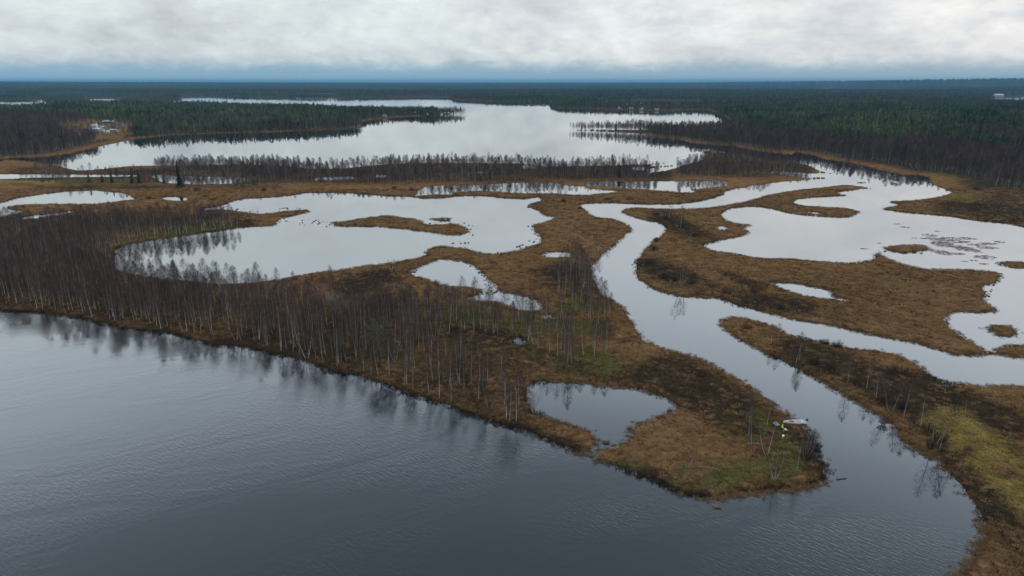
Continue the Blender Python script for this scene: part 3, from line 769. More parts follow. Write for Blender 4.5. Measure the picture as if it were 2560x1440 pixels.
for pts, n, j in lines:
    p = np.array(pts, float); seg = np.hypot(*(np.diff(p, axis=0)).T); cum = np.r_[0, np.cumsum(seg)]
    s = rng.uniform(0, cum[-1], n)
    tx.append(np.interp(s, cum, p[:, 0]) + rng.normal(0, j, n)); ty.append(np.interp(s, cum, p[:, 1]) + rng.normal(0, j * .5, n))
tx, ty = np.concatenate(tx), np.concatenate(ty)
X, Y = G(tx, ty)
m_tuss = plant_mat('tussock_sedge', (0.030, 0.020, 0.012), (0.110, 0.066, 0.030), True)
def tussock(seed):
    mb = tuft(seed, 34, 0.42, 0.5, 0.09, 1.1); random.seed(seed)
    # the peaty foot under the blades
    n = 8; lo = [(math.cos(6.283 * i / n) * .42 * random.uniform(.8, 1.2), math.sin(6.283 * i / n) * .42 * random.uniform(.8, 1.2), -.15) for i in range(n)]
    hi = [(x * .7, y * .7, .22 * random.uniform(.8, 1.2)) for x, y, _ in lo]
    for i in range(n):
        mb.face((lo[i], lo[(i + 1) % n], hi[(i + 1) % n], hi[i]))
        mb.face((hi[i], hi[(i + 1) % n], (0, 0, .3)))
    return mb
tus = [tussock(180 + i).mesh('tussock', [m_tuss]) for i in range(4)]
scatter('tussock_sedge', 'dark sedge tussocks standing in the pond shallows', 'sedge', proto_collection('tussock_proto', tus), 4, X, Y, np.full(len(X), 0.0), rng.uniform(.3, 1.05, len(X)), rng.random(len(X)), 0.1)

# ------------------------------------------------------------------ birches
BELT = [(-200,640),(150,650),(270,668),(300,688),(420,712),(520,728),(640,740),(800,752),(960,770),(1140,772),(1240,780),(1330,796),(1400,800),(1440,830),(1440,850),(1330,850),(1260,840),(1200,845),(1100,850),(1090,880),(1180,910),(1240,945),(1310,985),(1330,1040),(1310,1066),(1240,1052),(1170,1028),(1070,992),(960,955),(830,922),(700,880),(600,860),(480,842),(350,817),(200,790),(0,768),(-200,752)]
STRIP = [(-200,575),(60,572),(200,560),(330,548),(480,545),(590,558),(600,572),(450,588),(360,600),(290,615),(270,640),(-200,645)]
RIVER = [(1385,690),(1420,655),(1450,660),(1460,700),(1480,740),(1515,765),(1540,800),(1520,830),(1470,805),(1420,790),(1390,740)]
CLEARING = [(1350,855),(1440,850),(1520,870),(1525,900),(1440,920),(1370,890)]
def dens_near(px, py, X, Y):
    n = fbm(X / 14, Y / 14, 3, 77)
    v = np.zeros(len(px))
    left = np.interp(px, [0, 500, 900, 1300], [1.15, 1.1, 0.75, 0.55])
    v = np.where(inpoly(BELT, px, py), left * (0.45 + 0.9 * n), v)
    v = np.where(inpoly(STRIP, px, py), 0.8 * (0.4 + 1.0 * n), v)
    v = np.where(inpoly(RIVER, px, py), 0.6, v)
    v = np.where(inpoly(CLEARING, px, py), 0.12, v)
    return v * 0.62
X, Y, px, py = sample(dens_near, -330, 120, 95, 330, 2.25)
d = shore_dist(X, Y); k = d > 1.0
near = [(float(a), float(b), float(c), float(e)) for a, b, c, e in zip(X[k], Y[k], px[k], py[k])]
# trees one can pick out singly, at their feet in the photograph: (px, py, height, form)
PICKED = [
 (1871,1093,8.0,'single','tall straight birch beside a leaning twin on the green spit'),
 (1878,1120,9.0,'single','tallest white birch on the green spit, west of the people'),
 (1916,1144,6.6,'twin','twin-stemmed birch south of the two people on the spit'),
 (1936,1206,5.2,'clump','wide forked birch clump with white curved stems near the spit tip'),
 (1992,1181,6.2,'single','thick short birch with crooked white foot close to the spit tip'),
 (2012,1152,5.6,'clump','bushy dark many-stemmed birch behind the short crooked birch on the spit'),
 (1717,1173,3.6,'vee','small V-shaped birch alone on the green of the spit'),
 (1916,1069,5.6,'single','slim birch right behind the grey tarp on the spit'),
 (1927,865,5.2,'single','thin short birch on the narrow far end of the long reed spit'),
 (1944,868,6.0,'single','thin birch next to the last one on the long reed spit'),
 (1989,913,6.4,'single','birch at the water edge among willows on the long reed spit'),
 (1997,903,7.2,'single','birch just inland of a water edge birch on the long reed spit'),
 (2118,965,8.2,'single','lone straight white birch midway along the long reed spit'),
 (2166,976,7.0,'single','birch with bushy crown right of the lone straight birch'),
 (2189,1000,5.6,'single','grey slender birch below the bushy crowned birch'),
 (2224,1033,7.8,'twin','pair of close birch stems above the dark river bank'),
 (2258,1044,8.4,'single','forked white birch next to the close pair of stems'),
 (2301,1071,6.2,'single','faint slim birch between the forked birch and the big twin'),
 (2333,1117,9.6,'twin','big twin birch at the bend where the lake begins'),
 (2346,1131,9.0,'single','white birch right of the big twin at the lake bend'),
 (2411,1047,4.2,'single','small birch alone on the brown meadow above the yellow grass'),
 (1671,551,9.5,'single','tall round-crowned birch on the river tip, back one of two'),
 (1701,573,10.5,'single','tall round-crowned birch on the river tip, front one of two'),
 (1705,722,10.0,'clump','broad birch over willows at the inner river bend'),
 (979,683,4.6,'twin','lone small birch on brown sedge south of the big pond'),
 (1336,863,7.8,'vee','V-stemmed white birch beside the tiny round pool'),
 (1345,867,6.5,'single','slim birch right of the V-stemmed birch by the tiny pool'),
 (1374,887,10.4,'single','tall clean birch left of a twin row in the mossy clearing'),
 (1393,895,10.6,'single','second tall clean birch in the mossy clearing'),
 (1411,898,8.6,'single','shorter birch just left of the tallest in the mossy clearing'),
 (1419,913,11.0,'single','tallest birch in front of the mossy clearing above the heart pond'),
 (1429,911,7.2,'single','slim birch right of the tallest in the mossy clearing'),
 (1445,910,6.0,'single','thinnest birch at the front edge of the mossy clearing'),
 (1459,894,9.2,'single','birch in the middle of the mossy clearing'),
 (1484,875,8.0,'single','birch at the back of the mossy clearing'),
 (1502,884,8.4,'single','birch near the river side of the mossy clearing'),
 (1514,892,10.0,'single','outermost birch on the river side of the mossy clearing'),
 (1215,836,9.6,'single','birch at the left end of the row behind the brown hollow'),
 (1236,838,10.0,'single','second birch in the row behind the brown hollow'),
 (1244,835,8.6,'single','third birch in the row behind the brown hollow'),
 (1277,837,9.0,'single','birch standing apart at the right of the row behind the brown hollow'),
 (1320,856,9.2,'single','birch directly right of the tiny round pool'),
 (1335,1036,6.5,'clump','pale many-stemmed birch at the corner of the heart pond'),
 (1484,671,7.0,'twin','bare birch pair leaning over the river bank'),
 (1522,602,7.0,'single','small birch on the sedge bank above the river bend'),
 (1507,742,5.0,'clump','bushy birch hanging over the river below the wood'),
 (1495,632,8.0,'twin','white birch pair on the sedge shoulder above the river'),
 (1487,634,7.6,'single','birch left of the white pair on the sedge shoulder'),
]
VAR = {}
NV = 10
for i in range(NV):
    tk, cr = birch_parts(300 + i, 9.0 + (i % 5) * 0.5, 370, 1, random.uniform(0.0, 0.07))
    VAR['single', i] = (tk.mesh('birch_trunk', [m_bark], True), cr.mesh('birch_crown', [m_twig]), 9.0 + (i % 5) * 0.5)
for i in range(3):
    for form, st in (('twin', 2), ('clump', 4), ('vee', 2)):
        tk, cr = birch_parts(330 + i * 7 + st, 9.0, 420, st)
        VAR[form, i] = (tk.mesh('birch_trunk', [m_bark], True), cr.mesh('birch_crown', [m_twig]), 9.0)
def place_birch(X, Y, h, form, label, group):
    global NB
    i = NB % (NV if form == 'single' else 3); NB += 1
    tm, cm, h0 = VAR[form, i]
    e = link('birch_tree', None, None, (X, Y, float(ground_at(X, Y)[0])))
    s = h / h0
    e.scale = (s ** 0.6, s ** 0.6, s)
    e.rotation_euler = (random.gauss(0, .035), random.gauss(0, .035), random.uniform(0, 6.28))
    link('trunk', tm, e); link('crown', cm, e)
    tag(e, label, 'tree', group)
    return e
NB = 0
random.seed(5)
for px_, py_, h_, form, lab in PICKED:
    a, b = g1(px_, py_)
    place_birch(a, b, h_, form, lab, 'birches that stand singly')
near.sort(key=lambda q: q[0] ** 2 + q[1] ** 2)
N_IND = 300 - len(PICKED)
def row_of(X, Y):
    dd = float(shore_dist([X], [Y])[0])
    return 'at the water edge' if dd < 7 else 'in the middle rows' if dd < 22 else 'in the back rows'
def stand(px, py):
    if inpoly(RIVER, np.array([px]), np.array([py]))[0]: return 'slender bare birch in the dark thicket beside the river bend', 'birches beside the river bend'
    if py > 985 and px > 1150: return 'slender white-stemmed birch on the narrow bank between lake and heart-shaped pond', 'birches by the heart-shaped pond'
    if px > 1060 and py < 860: return 'slender white-stemmed birch on the green patch below the small pond', 'birches on the green patch'
    if px > 1000: return 'slender white-stemmed birch on the lake bank east of the big pine', 'birches east of the pine'
    if px > 700: return 'slender white-stemmed birch in the bank wood around the big green pine', 'birches around the pine'
    if px > 400: return 'slender white-stemmed birch in the bank wood below the largest pond', 'birches below the largest pond'
    return 'slender white-stemmed birch in the dense bank wood left of the largest pond', 'birches left of the largest pond'
for X_, Y_, px_, py_ in near[:N_IND]:
    lab, grp = stand(px_, py_); row = row_of(X_, Y_); hh = random.uniform(6.8, 10.8)
    form = 'twin' if random.random() < .07 else 'single'
    lab = lab.replace('slender', ('forked' if form == 'twin' else 'tall' if hh > 9.4 else 'low' if hh < 8.0 else 'slender')) + ' ' + row
    place_birch(X_, Y_, hh, form, lab, grp + ' ' + row)
# the rest of the birches
wood_meshes = []
for i in range(8):
    tk, cr = birch_parts(400 + i, 9.0, 330, 1, 0.04, 1.0, 0.065, 0.034)
    wood_meshes.append(joined(tk, cr, 'birch', [m_bark_i, m_twig_i]))
BIRCH = proto_collection('birch_proto', wood_meshes)
rest = np.array(near[N_IND:])
def scatter_trees(name, label, coll, n, X, Y, scl, tilt=0.04, tint=None):
    scatter(name, label, 'wood', coll, n, X, Y, ground_at(X, Y), scl, rng.random(len(X)) if tint is None else tint, tilt)
scatter_trees('birch_wood', 'bare birch wood behind the bank and on the pond strip', BIRCH, 8, rest[:, 0], rest[:, 1], rng.uniform(.72, 1.15, len(rest)))
# middle belt along the big lake, island with trees
MID = [(385,416),(560,413),(690,413),(780,422),(860,422),(930,416),(1000,411),(1300,411),(1420,417),(1600,413),(1650,425),(1640,449),(1500,449),(1280,454),(1050,458),(1000,465),(900,462),(760,460),(640,458),(560,462),(470,462),(400,440)]
EIS = [(1690,424),(1750,405),(1768,394),(1850,391),(1960,405),(2030,424),(1990,430),(1920,430),(1935,440),(1900,446),(1700,448)]
LFT = [(60,433),(350,436),(400,455),(700,458),(640,468),(400,466),(50,458)]
LFT2 = [(95,418),(160,414),(180,424),(90,430)]
def dens_mid(px, py, X, Y):
    n = fbm(X / 20, Y / 20, 3, 31)
    v = np.where(inpoly(MID, px, py), 0.45 + 0.6 * sst(.38, .62, n), 0)
    v = np.where(inpoly(MID, px, py) & (capsule(px, py, [(385,416),(690,413),(860,421),(990,411),(1300,412),(1600,413)], 9, 2.5) > .3), 0.8, v)
    v = np.where(inpoly(MID, px, py) & (capsule(px, py, [(1000,460),(1280,453),(1640,449)], 12, 2.5) > .3), 0.9, v)
    v = np.where(inpoly(EIS, px, py), 0.45 + 0.5 * n, v)
    v = np.where(inpoly(LFT, px, py), 0.22, v); v = np.where(inpoly(LFT2, px, py), 0.7, v)
    return v
X, Y, px, py = sample(dens_mid, -420, 330, 395, 640, 3.3)
far_meshes = []
for i in range(6):
    tk, cr = birch_parts(430 + i, 9.5, 330, 1, 0.03, 1.0, 0.08, 0.050, 1.15)
    far_meshes.append(joined(tk, cr, 'far_birch', [m_ftrunk, m_ftwig]))
FBIRCH = proto_collection('far_birch_proto', far_meshes)
scatter_trees('lakeside_birch_wood', 'long belt of bare birches between the ponds and the big lake', FBIRCH, 6, X, Y, rng.uniform(.45, 1.0, len(X)))

# ------------------------------------------------------------------ mainland woods
con_meshes = []
for i in range(6):
    tk, cr = conifer(500 + i, 13.0, 3.6 + 0.4 * (i % 3), 8, 8)
    con_meshes.append(joined(tk, cr, 'conifer', [m_brown_i, m_spruce_i]))
def round_crown(seed, h, wd):
    random.seed(seed); tk = MB(); mb = MB()
    tk.tube([(0, 0, -.3), (0, 0, h * .9)], [.13, .05], 5)
    for k in range(64):
        u = random.random(); a = random.uniform(0, 6.28)
        z = h * (.42 + .58 * u); r = wd * .5 * (math.sin(math.pi * min(1, u * .8 + .2)) ** .7) * random.uniform(.55, 1.05)
        c = Vector((math.cos(a) * r, math.sin(a) * r, z)); o = Vector((math.cos(a), math.sin(a), random.uniform(-.1, .9))).normalized()
        s_ = Vector((-math.sin(a), math.cos(a), 0)) * random.uniform(.4, .75); w2 = o.cross(s_).normalized() * random.uniform(.35, .7)
        mb.face((c - s_, c - w2, c + s_ + o * .2, c + w2 + o * .3))
    return tk, mb
for i in range(4):
    tk, cr = round_crown(520 + i, 11.0 + i * .7, 3.6 + .3 * i)
    con_meshes.append(joined(tk, cr, 'conifer', [m_brown_i, m_spruce_i]))
CON = proto_collection('conifer_proto', con_meshes)
def conifer_share(px, py, X, Y, d):
    n = fbm(X / 60, Y / 60, 3, 61); nb = fbm(X / 260, Y / 260, 3, 67)
    lim = np.interp(px, [1380, 1700, 1850, 2000, 2200, 2400, 2560, 2800], [268, 270, 334, 350, 366, 384, 392, 402])
    right = sst(lim + 7, lim - 7, py + (n - .5) * 26)
    right = right * (1 - 0.8 * sst(.53, .63, nb)) * (0.92 - .3 * sst(.5, .65, n))
    right = np.where((py < 262), right * (1 - 0.75 * sst(.46, .6, nb)), right)
    right = np.where((px > 2100) & (py < 252), right * 0.45, right)
    right = np.where((px < 1830) & (py > 300), 0.03, right)
    lim2 = np.interp(px, [-200, 0, 120, 240, 330, 360], [306, 304, 302, 306, 330, 400])
    left = sst(lim2 + 5, lim2 - 5, py) * sst(8, 22, d + (n - .5) * 20)
    left = left * (1 - 0.85 * capsule(px, py, [(540,276),(640,276)], 46, 4)) * (1 - 0.9 * capsule(px, py, [(860,272),(1010,276)], 60, 4)) * (1 - .8 * sst(1060, 1110, px))
    left = left * (1 - .55 * sst(.52, .64, nb)); left = np.where(py < 256, 0.55 * left + 0.1, left)
    return np.where(px > 1240, right, np.where(py < 247, sst(.35, .6, nb) * .85, left))
def wood_mask(px, py, X, Y):
    d = shore_dist(X, Y)
    front = np.interp(px, [-200, 240, 250, 340, 400, 900, 1200, 1400, 1800, 2100, 2300, 2560], [20, 20, 40, 30, 9, 6, 5, 3, 7, 14, 30, 60])
    front = np.where((px > 2150) & (py > 430), np.interp(px, [2150, 2330, 2450, 2560, 2780], [12, 26, 32, 46, 60]), front)
    ok = on_main(px, py) & (d > front) & ~(inpoly(CLEAR, px, py) & (rng.random(len(px)) > .12)) & ~inpoly([(900,300),(935,303),(1000,296),(1060,291),(1040,288),(960,290)], px, py)
    bog = fbm(X / 500, Y / 900, 3, 91)
    ok &= ~((np.hypot(X, Y) > 2400) & (bog > 0.66))
    return ok, d
bx_, by_, cx_, cy_ = [], [], [], []
for ya, yb, cell, keep, sc in ((430, 900, 3.5, 0.85, 1.0), (900, 1700, 4.6, .9, 1.05), (1700, 3200, 6.6, .92, 1.0), (3200, 5200, 11.5, .95, 1.2)):
    X, Y, px, py = sample(lambda a, b, c, e: np.full(len(a), keep), -0.80 * yb, 0.80 * yb, ya, yb, cell)
    ok, d = wood_mask(px, py, X, Y)
    ok &= py > 212
    X, Y, px, py, d = X[ok], Y[ok], px[ok], py[ok], d[ok]
    c = rng.random(len(X)) < conifer_share(px, py, X, Y, d)
    s = sc * rng.uniform(.6, 1.2, len(X)) * (0.75 + 0.5 * fbm(X / 45, Y / 45, 2, 71))
    wide = 1.0
    bx_.append(np.stack([X[~c], Y[~c], s[~c]], 1)); cx_.append(np.stack([X[c], Y[c], s[c]], 1))
bb = np.concatenate(bx_); cc = np.concatenate(cx_)
scatter_trees('bare_wood', 'purple-brown leafless wood on the mainland shores', FBIRCH, 6, bb[:, 0], bb[:, 1], bb[:, 2] * 1.12, 0.03)
tn = np.clip(fbm(cc[:, 0] / 70, cc[:, 1] / 70, 3, 81) * 1.0 - .2 + rng.normal(0, .24, len(cc)), 0, 1)
scatter_trees('conifer_wood', 'dark green spruce and pine forest on the mainland', CON, 10, cc[:, 0], cc[:, 1], cc[:, 2], 0.02, tn)
print('woods', len(bb), len(cc))
# ------------------------------------------------------------------ single conifers
def place_tree(kind, px_, py_, h, label, group=None, wd=None, seed=1):
    a, b = g1(px_, py_)
    if kind == 'spruce_tree':
        tk, cr = conifer(seed, h, wd or h * 0.42, 11, 9, 0.45, 0.05)
        cm = m_spruce
    else:
        tk, cr = pine_parts(seed, h, wd or h * 0.5, 1000 if h > 9 else 420)
        cm = m_pine
    e = link(kind, None, None, (a, b, float(ground_at(a, b)[0])), random.uniform(0, 6.28))
    link('trunk', tk.mesh('conifer_trunk', [m_brown], True), e)
    link('crown', cr.mesh('conifer_crown', [cm]), e)
    return tag(e, label, 'tree', group)
PINES = [(950,922,11.5,8.0,'broad grey-green pine rising out of the birches on the lake bank'),
         (1153,944,4.6,2.2,'young bright pine right of the broad pine, among birch stems'),
         (858,902,3.8,2.4,'low pine sapling near the water left of the broad pine'),
         (1207,990,3.0,2.0,'small pine sapling between birches near the heart-shaped pond'),
         (182,640,5.5,3.6,'round green pine in the birch wood left of the largest pond'),
         (78,636,5.5,3.2,'green pine close to the frame edge in the birch wood'),
         (310,446,7.5,5.0,'spreading pine standing behind the row of small spruces')]
for i, (px_, py_, h, wd, lab) in enumerate(PINES):
    place_tree('pine_tree', px_, py_, h, lab, None, wd, 600 + i)
SPR = [(450,470,17.0,'tallest dark spruce in front of the birch belt, above the tiny pond'),
       (332,460,11.0,'slim dark spruce in the row above the round western pond'),
       (349,460,9.5,'spruce directly right of the slim one above the western pond'),
       (281,459,8.5,'middle spruce of the row above the western pond'),
       (257,458,6.5,'short spruce left of the middle one above the western pond'),
       (224,458,8.0,'spruce at the west end of the row above the western pond'),
       (392,456,9.0,'spruce by the narrow bright inlet left of the tallest spruce'),
       (410,460,6.0,'small spruce under the tallest one beside the inlet'),
       (1548,446,11.0,'lone dark spruce among the birches near the lakeside cabin')]
for i, (px_, py_, h, lab) in enumerate(SPR):
    place_tree('spruce_tree', px_, py_, h, lab, 'spruces among the birch belt', None, 620 + i)
LSPR = [(8,372,20),(16,374,21),(42,373,23),(58,374,24),(66,374,19),(30,376,17),(128,366,19),(134,367,22),(143,368,18),(154,369,19),(160,369,16),(54,338,15)]
for i, (px_, py_, h) in enumerate(LSPR):
    lab = 'tall dark spruce in the bare wood at the left lake shore' if i < 6 else ('lone dark spruce in the bare wood behind the farm shore' if i == 11 else 'dark spruce of the tight clump near the farmstead')
    place_tree('spruce_tree', px_, py_, h, lab, 'spruces on the western shore', h * .3, 640 + i)

# ------------------------------------------------------------------ willow shrubs
SHR = [(1410,507,3.2,2.2,'round dark willow on the sedge west of the river mouth'),(1449,524,2.6,1.7,'willow at the blunt corner where the river turns'),(1519,501,4.4,1.5,'low spread willow on the north river bank'),
       (1576,502,4.2,1.5,'low willow east of the spread one on the north bank'),(1640,541,5.0,2.2,'long dark willow thicket behind the river tip'),(1668,550,4.5,2.4,'dark willow under the back round-crowned birch'),
       (1702,570,4.2,2.6,'dark willow under the front round-crowned birch'),(1736,592,2.4,1.6,'small willow alone on sedge near the lagoon'),(1640,606,2.6,2.0,'willow overhanging the river below the tip'),
       (1636,628,3.6,2.2,'broad brown willow on the inner river bank'),(1622,662,3.6,2.2,'brown willow at the narrowest of the inner bank'),(1660,700,4.0,2.6,'large dark willow beside the broad birch'),
       (1690,705,4.0,2.8,'dense willow left of the broad birch trunk'),(1730,712,3.2,2.4,'willow right of the broad birch trunk'),(1778,722,3.2,1.6,'low dark willow between river and long pool'),
       (1815,735,3.6,1.5,'low dark willow south-west of the long pool'),(1885,735,3.0,1.6,'dark willow directly under the long pool'),(1950,775,2.2,1.9,'upright willow near the channel bank'),
       (1868,824,2.8,1.7,'dark willow on the narrow far end of the reed spit'),(2062,862,2.2,1.6,'twiggy willow on the channel edge of the reed spit'),(2093,872,2.6,2.2,'tallest twiggy willow on the channel edge'),
       (2037,914,2.6,1.8,'brown willow midway across the reed spit'),(2075,925,2.6,1.8,'brown willow behind the lone straight birch'),(2141,966,2.6,2.0,'grey willow between the lone birch and the bushy one'),
       (2234,934,3.6,1.9,'wide dark willow inland on the reed spit'),(2262,940,3.4,1.9,'wide willow right of the inland one'),(2206,1010,2.4,1.9,'grey willow left of the close pair of stems'),
       (2256,1026,2.6,2.2,'grey willow behind the forked birch'),(2318,1085,3.0,2.4,'dark willow above the big twin birch'),(2346,1110,2.8,2.6,'dense willow between the big twin and the yellow grass'),
       (2325,1125,2.6,2.0,'black willow at the waterline under the big twin'),(2388,1012,2.4,1.4,'small willow on the brown meadow'),(374,500,4.4,2.0,'round purple willow between the two western ponds'),
       (515,494,3.4,1.8,'round willow left of the upper pond bay'),(534,502,3.6,1.6,'low willow at the mouth of the upper pond bay'),(492,480,5.0,3.4,'tall dark willow clump on the tawny marsh'),
       (1030,478,5.0,2.2,'dark willow thicket at the corner of two ponds'),(985,474,4.6,2.0,'dark willow left of the pond corner thicket'),(2032,1100,2.2,2.4,'bare bush leaning over the water at the spit edge'),
       (2043,1122,1.8,1.8,'small bare bush below the leaning one at the spit edge'),(2016,1150,2.6,2.2,'dark bush crowding the short crooked birch'),(660,480,3.0,2.4,'willow by the reflected birches of the upper pond'),
       (2208,1062,2.0,1.4,'low dark willow on the river bank beneath the reed spit pair'),(1360,1046,2.2,1.5,'pale frosted bush along the south rim of the heart-shaped pond'),(1392,1056,1.8,1.2,'second pale bush along the south rim of the heart-shaped pond'),
       (2240,455,5.0,3.0,'bare bush on the eastern shore belt'),(2440,478,5.0,3.2,'bare bush where the eastern wood meets the meadow')]
for i, (px_, py_, r, h, lab) in enumerate(SHR):
    a, b = g1(px_, py_)
    mb = shrub_parts(700 + i, r * 0.62, h, int(200 + 90 * r), 0.034 if py_ > 700 else 0.05)
    e = link('willow_shrub', mb.mesh('willow_shrub', [m_grey if 'pale' in lab else m_willow]), None, (a, b, float(ground_at(a, b)[0])))
    tag(e, lab, 'shrub', 'willow shrubs')
# the silvery leafless tree in the bank wood
tk, cr = birch_parts(790, 8.5, 420, 3, 0.05, 1.4, 0.07, 0.035)
a, b = g1(845, 800)
e = link('willow_tree', None, None, (a, b, float(ground_at(a, b)[0])))
link('trunk', tk.mesh('willow_trunk', [m_grey], True), e); link('crown', cr.mesh('willow_crown', [m_grey]), e)
tag(e, 'silver-grey leafless tree among the purple birches', 'tree')

# ------------------------------------------------------------------ plain materials
def flat(name, c, rough=0.7, spec=0.3, var=0.12, scale=3.0):
    m, t, b = material(name)
    tcn = t.add('ShaderNodeTexCoord').outputs['Object']
    n = t.noise(tcn, scale, 4, 0.6)
    col = t.mix(t.rng(n, .3, .7), tuple(q * (1 - var) for q in c), tuple(min(1, q * (1 + var)) for q in c))
    t.l.new(col, b.inputs['Base Color']); b.inputs['Roughness'].default_value = rough; b.inputs['Specular IOR Level'].default_value = spec
    return m
K = {'white': flat('white_paint', (.50, .50, .49)), 'pale': flat('pale_board', (.36, .35, .33)), 'grey': flat('grey_board', (.26, .25, .23)), 'brown': flat('brown_board', (.13, .085, .055)),
     'red': flat('red_board', (.22, .05, .035)), 'yellow': flat('ochre_board', (.42, .32, .15)), 'tin': flat('tin_roof', (.34, .36, .37), .45, .5), 'dark': flat('felt_roof', (.07, .07, .075)), 'teal': flat('teal_tin', (.36, .50, .50), .45, .5),
     'rust': flat('rusty_roof', (.22, .15, .11)), 'glass': flat('window_glass', (.03, .035, .04), .1, .6), 'door': flat('door_wood', (.10, .06, .04)), 'brick': flat('chimney_brick', (.25, .11, .08))}

# ------------------------------------------------------------------ houses
def house(px_, py_, w_, d_, h_, yaw, wall, roof, label, name='house', rise=0.55, windows=2, chimney=True):
    a, b = g1(px_, py_)
    e = link(name, None, None, (a, b, float(ground_at(a, b)[0])), yaw)
    hw, hd = w_ / 2, d_ / 2; rz = h_ + d_ * 0.5 * rise
    mb = MB()
    mb.face(((-hw, -hd, -.5), (hw, -hd, -.5), (hw, -hd, h_), (-hw, -hd, h_)))
    mb.face(((hw, hd, -.5), (-hw, hd, -.5), (-hw, hd, h_), (hw, hd, h_)))
    mb.face(((hw, -hd, -.5), (hw, hd, -.5), (hw, hd, h_), (hw, 0, rz), (hw, -hd, h_)))
    mb.face(((-hw, hd, -.5), (-hw, -hd, -.5), (-hw, -hd, h_), (-hw, 0, rz), (-hw, hd, h_)))
    link('wall', mb.mesh('house_wall', [K[wall]]), e)
    rf = MB(); ov = .45; t_ = .16
    for s in (-1, 1):
        y1 = s * (hd + ov); z1 = h_ - ov * rise
        top = [(-hw - ov, 0, rz + .05), (hw + ov, 0, rz + .05), (hw + ov, y1, z1 + .05), (-hw - ov, y1, z1 + .05)]
        bot = [(x, y, z - t_) for x, y, z in top]
        if s > 0: top, bot = top[::-1], bot[::-1]
        rf.face(top[::-1]); rf.face(bot)
        for i in range(4): rf.face((top[i], top[(i + 1) % 4], bot[(i + 1) % 4], bot[i]))
    ro = link('roof', rf.mesh('house_roof', [K[roof]]), e)
    if chimney:
        ch = MB(); ch.box(hw * .25 - .35, hw * .25 + .35, -.35, .35, rz - .4, rz + .9); link('chimney', ch.mesh('chimney', [K['brick']]), ro)
    wd = MB(); wd.box(-.55, .55, -.05, .04, 0, 1.2)
    wme = wd.mesh('window', [K['glass']])
    for k in range(windows):
        link('window', wme, e, (-hw * .62 + k * (hw * 1.24 / max(1, windows - .35)), -hd - .02, min(1.1, h_ * .35)))
    dd = MB(); dd.box(-.45, .45, -.06, .04, 0, 2.0)
    link('door', dd.mesh('door', [K['door']]), e, (hw * .62, -hd - .02, 0.05))
    return tag(e, label, 'house' if name == 'house' else name.replace('_', ' '))
house(238, 326, 9, 8, 4.2, .1, 'white', 'white', 'brightest white house of the farmstead on the western shore')
house(243, 331, 15, 8, 2.6, .15, 'white', 'teal', 'long low barn with pale teal roof in front of the white house', 'barn', .4, 3, False)
house(258, 327, 10, 7, 3.0, -.1, 'grey', 'tin', 'grey barn with shiny tin roof right of the teal barn', 'barn', .5, 2, False)
house(259, 334, 7, 5, 2.4, .2, 'pale', 'tin', 'small pale shed in the middle of the farmstead', 'shed', .4, 1, False)
house(268, 336, 6, 4.5, 2.3, .3, 'white', 'white', 'small white shed at the farmstead front', 'shed', .4, 1, False)
house(287, 333, 9, 6, 2.5, 0, 'pale', 'tin', 'pale outbuilding standing apart on the brown slope', 'shed', .4, 2, False)
house(302, 323, 13, 9, 5.2, -.1, 'grey', 'dark', 'large grey two-storey house at the forest edge of the farm')
house(270, 315, 10, 7, 3.0, 0, 'brown', 'tin', 'brown cabin with tin roof at the top of the farm field', 'cabin')
house(281, 315, 6, 5, 3.0, .2, 'grey', 'tin', 'little grey cabin next to the brown one on the field', 'cabin')
house(353, 328, 8, 7, 4.4, .1, 'white', 'dark', 'tall narrow house half hidden by trees east of the farm')
house(222, 331, 11, 7, 3.0, 0, 'brown', 'rust', 'weathered brown barn left of the white farmhouse', 'barn', .5, 2, False)
house(202, 345, 7, 5, 2.4, .2, 'pale', 'tin', 'pale shed among bare trees below the farm', 'shed', .45, 1, False)
house(214, 348, 8, 5, 2.4, -.1, 'pale', 'tin', 'second pale shed right of the one below the farm', 'shed', .45, 2, False)
house(112, 328, 12, 7, 3.2, 0, 'grey', 'rust', 'grey barn on the green strip west of the farmstead', 'barn', .5, 2, False)
house(1594, 434, 8.5, 6, 2.7, .25, 'brown', 'tin', 'lakeside cabin with bright tin roof among the birches', 'cabin', .5, 2)
house(955, 452, 6, 4.5, 2.3, -.2, 'brown', 'tin', 'tiny log hut with pale roof at the marsh edge', 'hut', .5, 1, False)
house(2541, 292, 22, 12, 7, .2, 'white', 'tin', 'white building rising from the eastern forest', 'house', .45, 3)
house(2495, 243, 40, 20, 9, 0, 'pale', 'tin', 'far pale building beside the distant eastern lake', 'house', .4, 3)
house(1015, 285, 9, 7, 4, .1, 'yellow', 'dark', 'ochre house on the tip of the western peninsula')
house(962, 294, 7, 6, 2.8, -.1, 'grey', 'rust', 'small pale house by the peninsula cove')
house(1578, 274.5, 9, 7, 3, 0, 'grey', 'tin', 'far lakeside cottage, westernmost of three')
house(1604, 275.5, 9, 7, 3.4, .1, 'pale', 'tin', 'far lakeside cottage, middle of three')
house(1642, 277, 8, 6, 3, -.1, 'grey', 'tin', 'far lakeside cottage, easternmost of three')

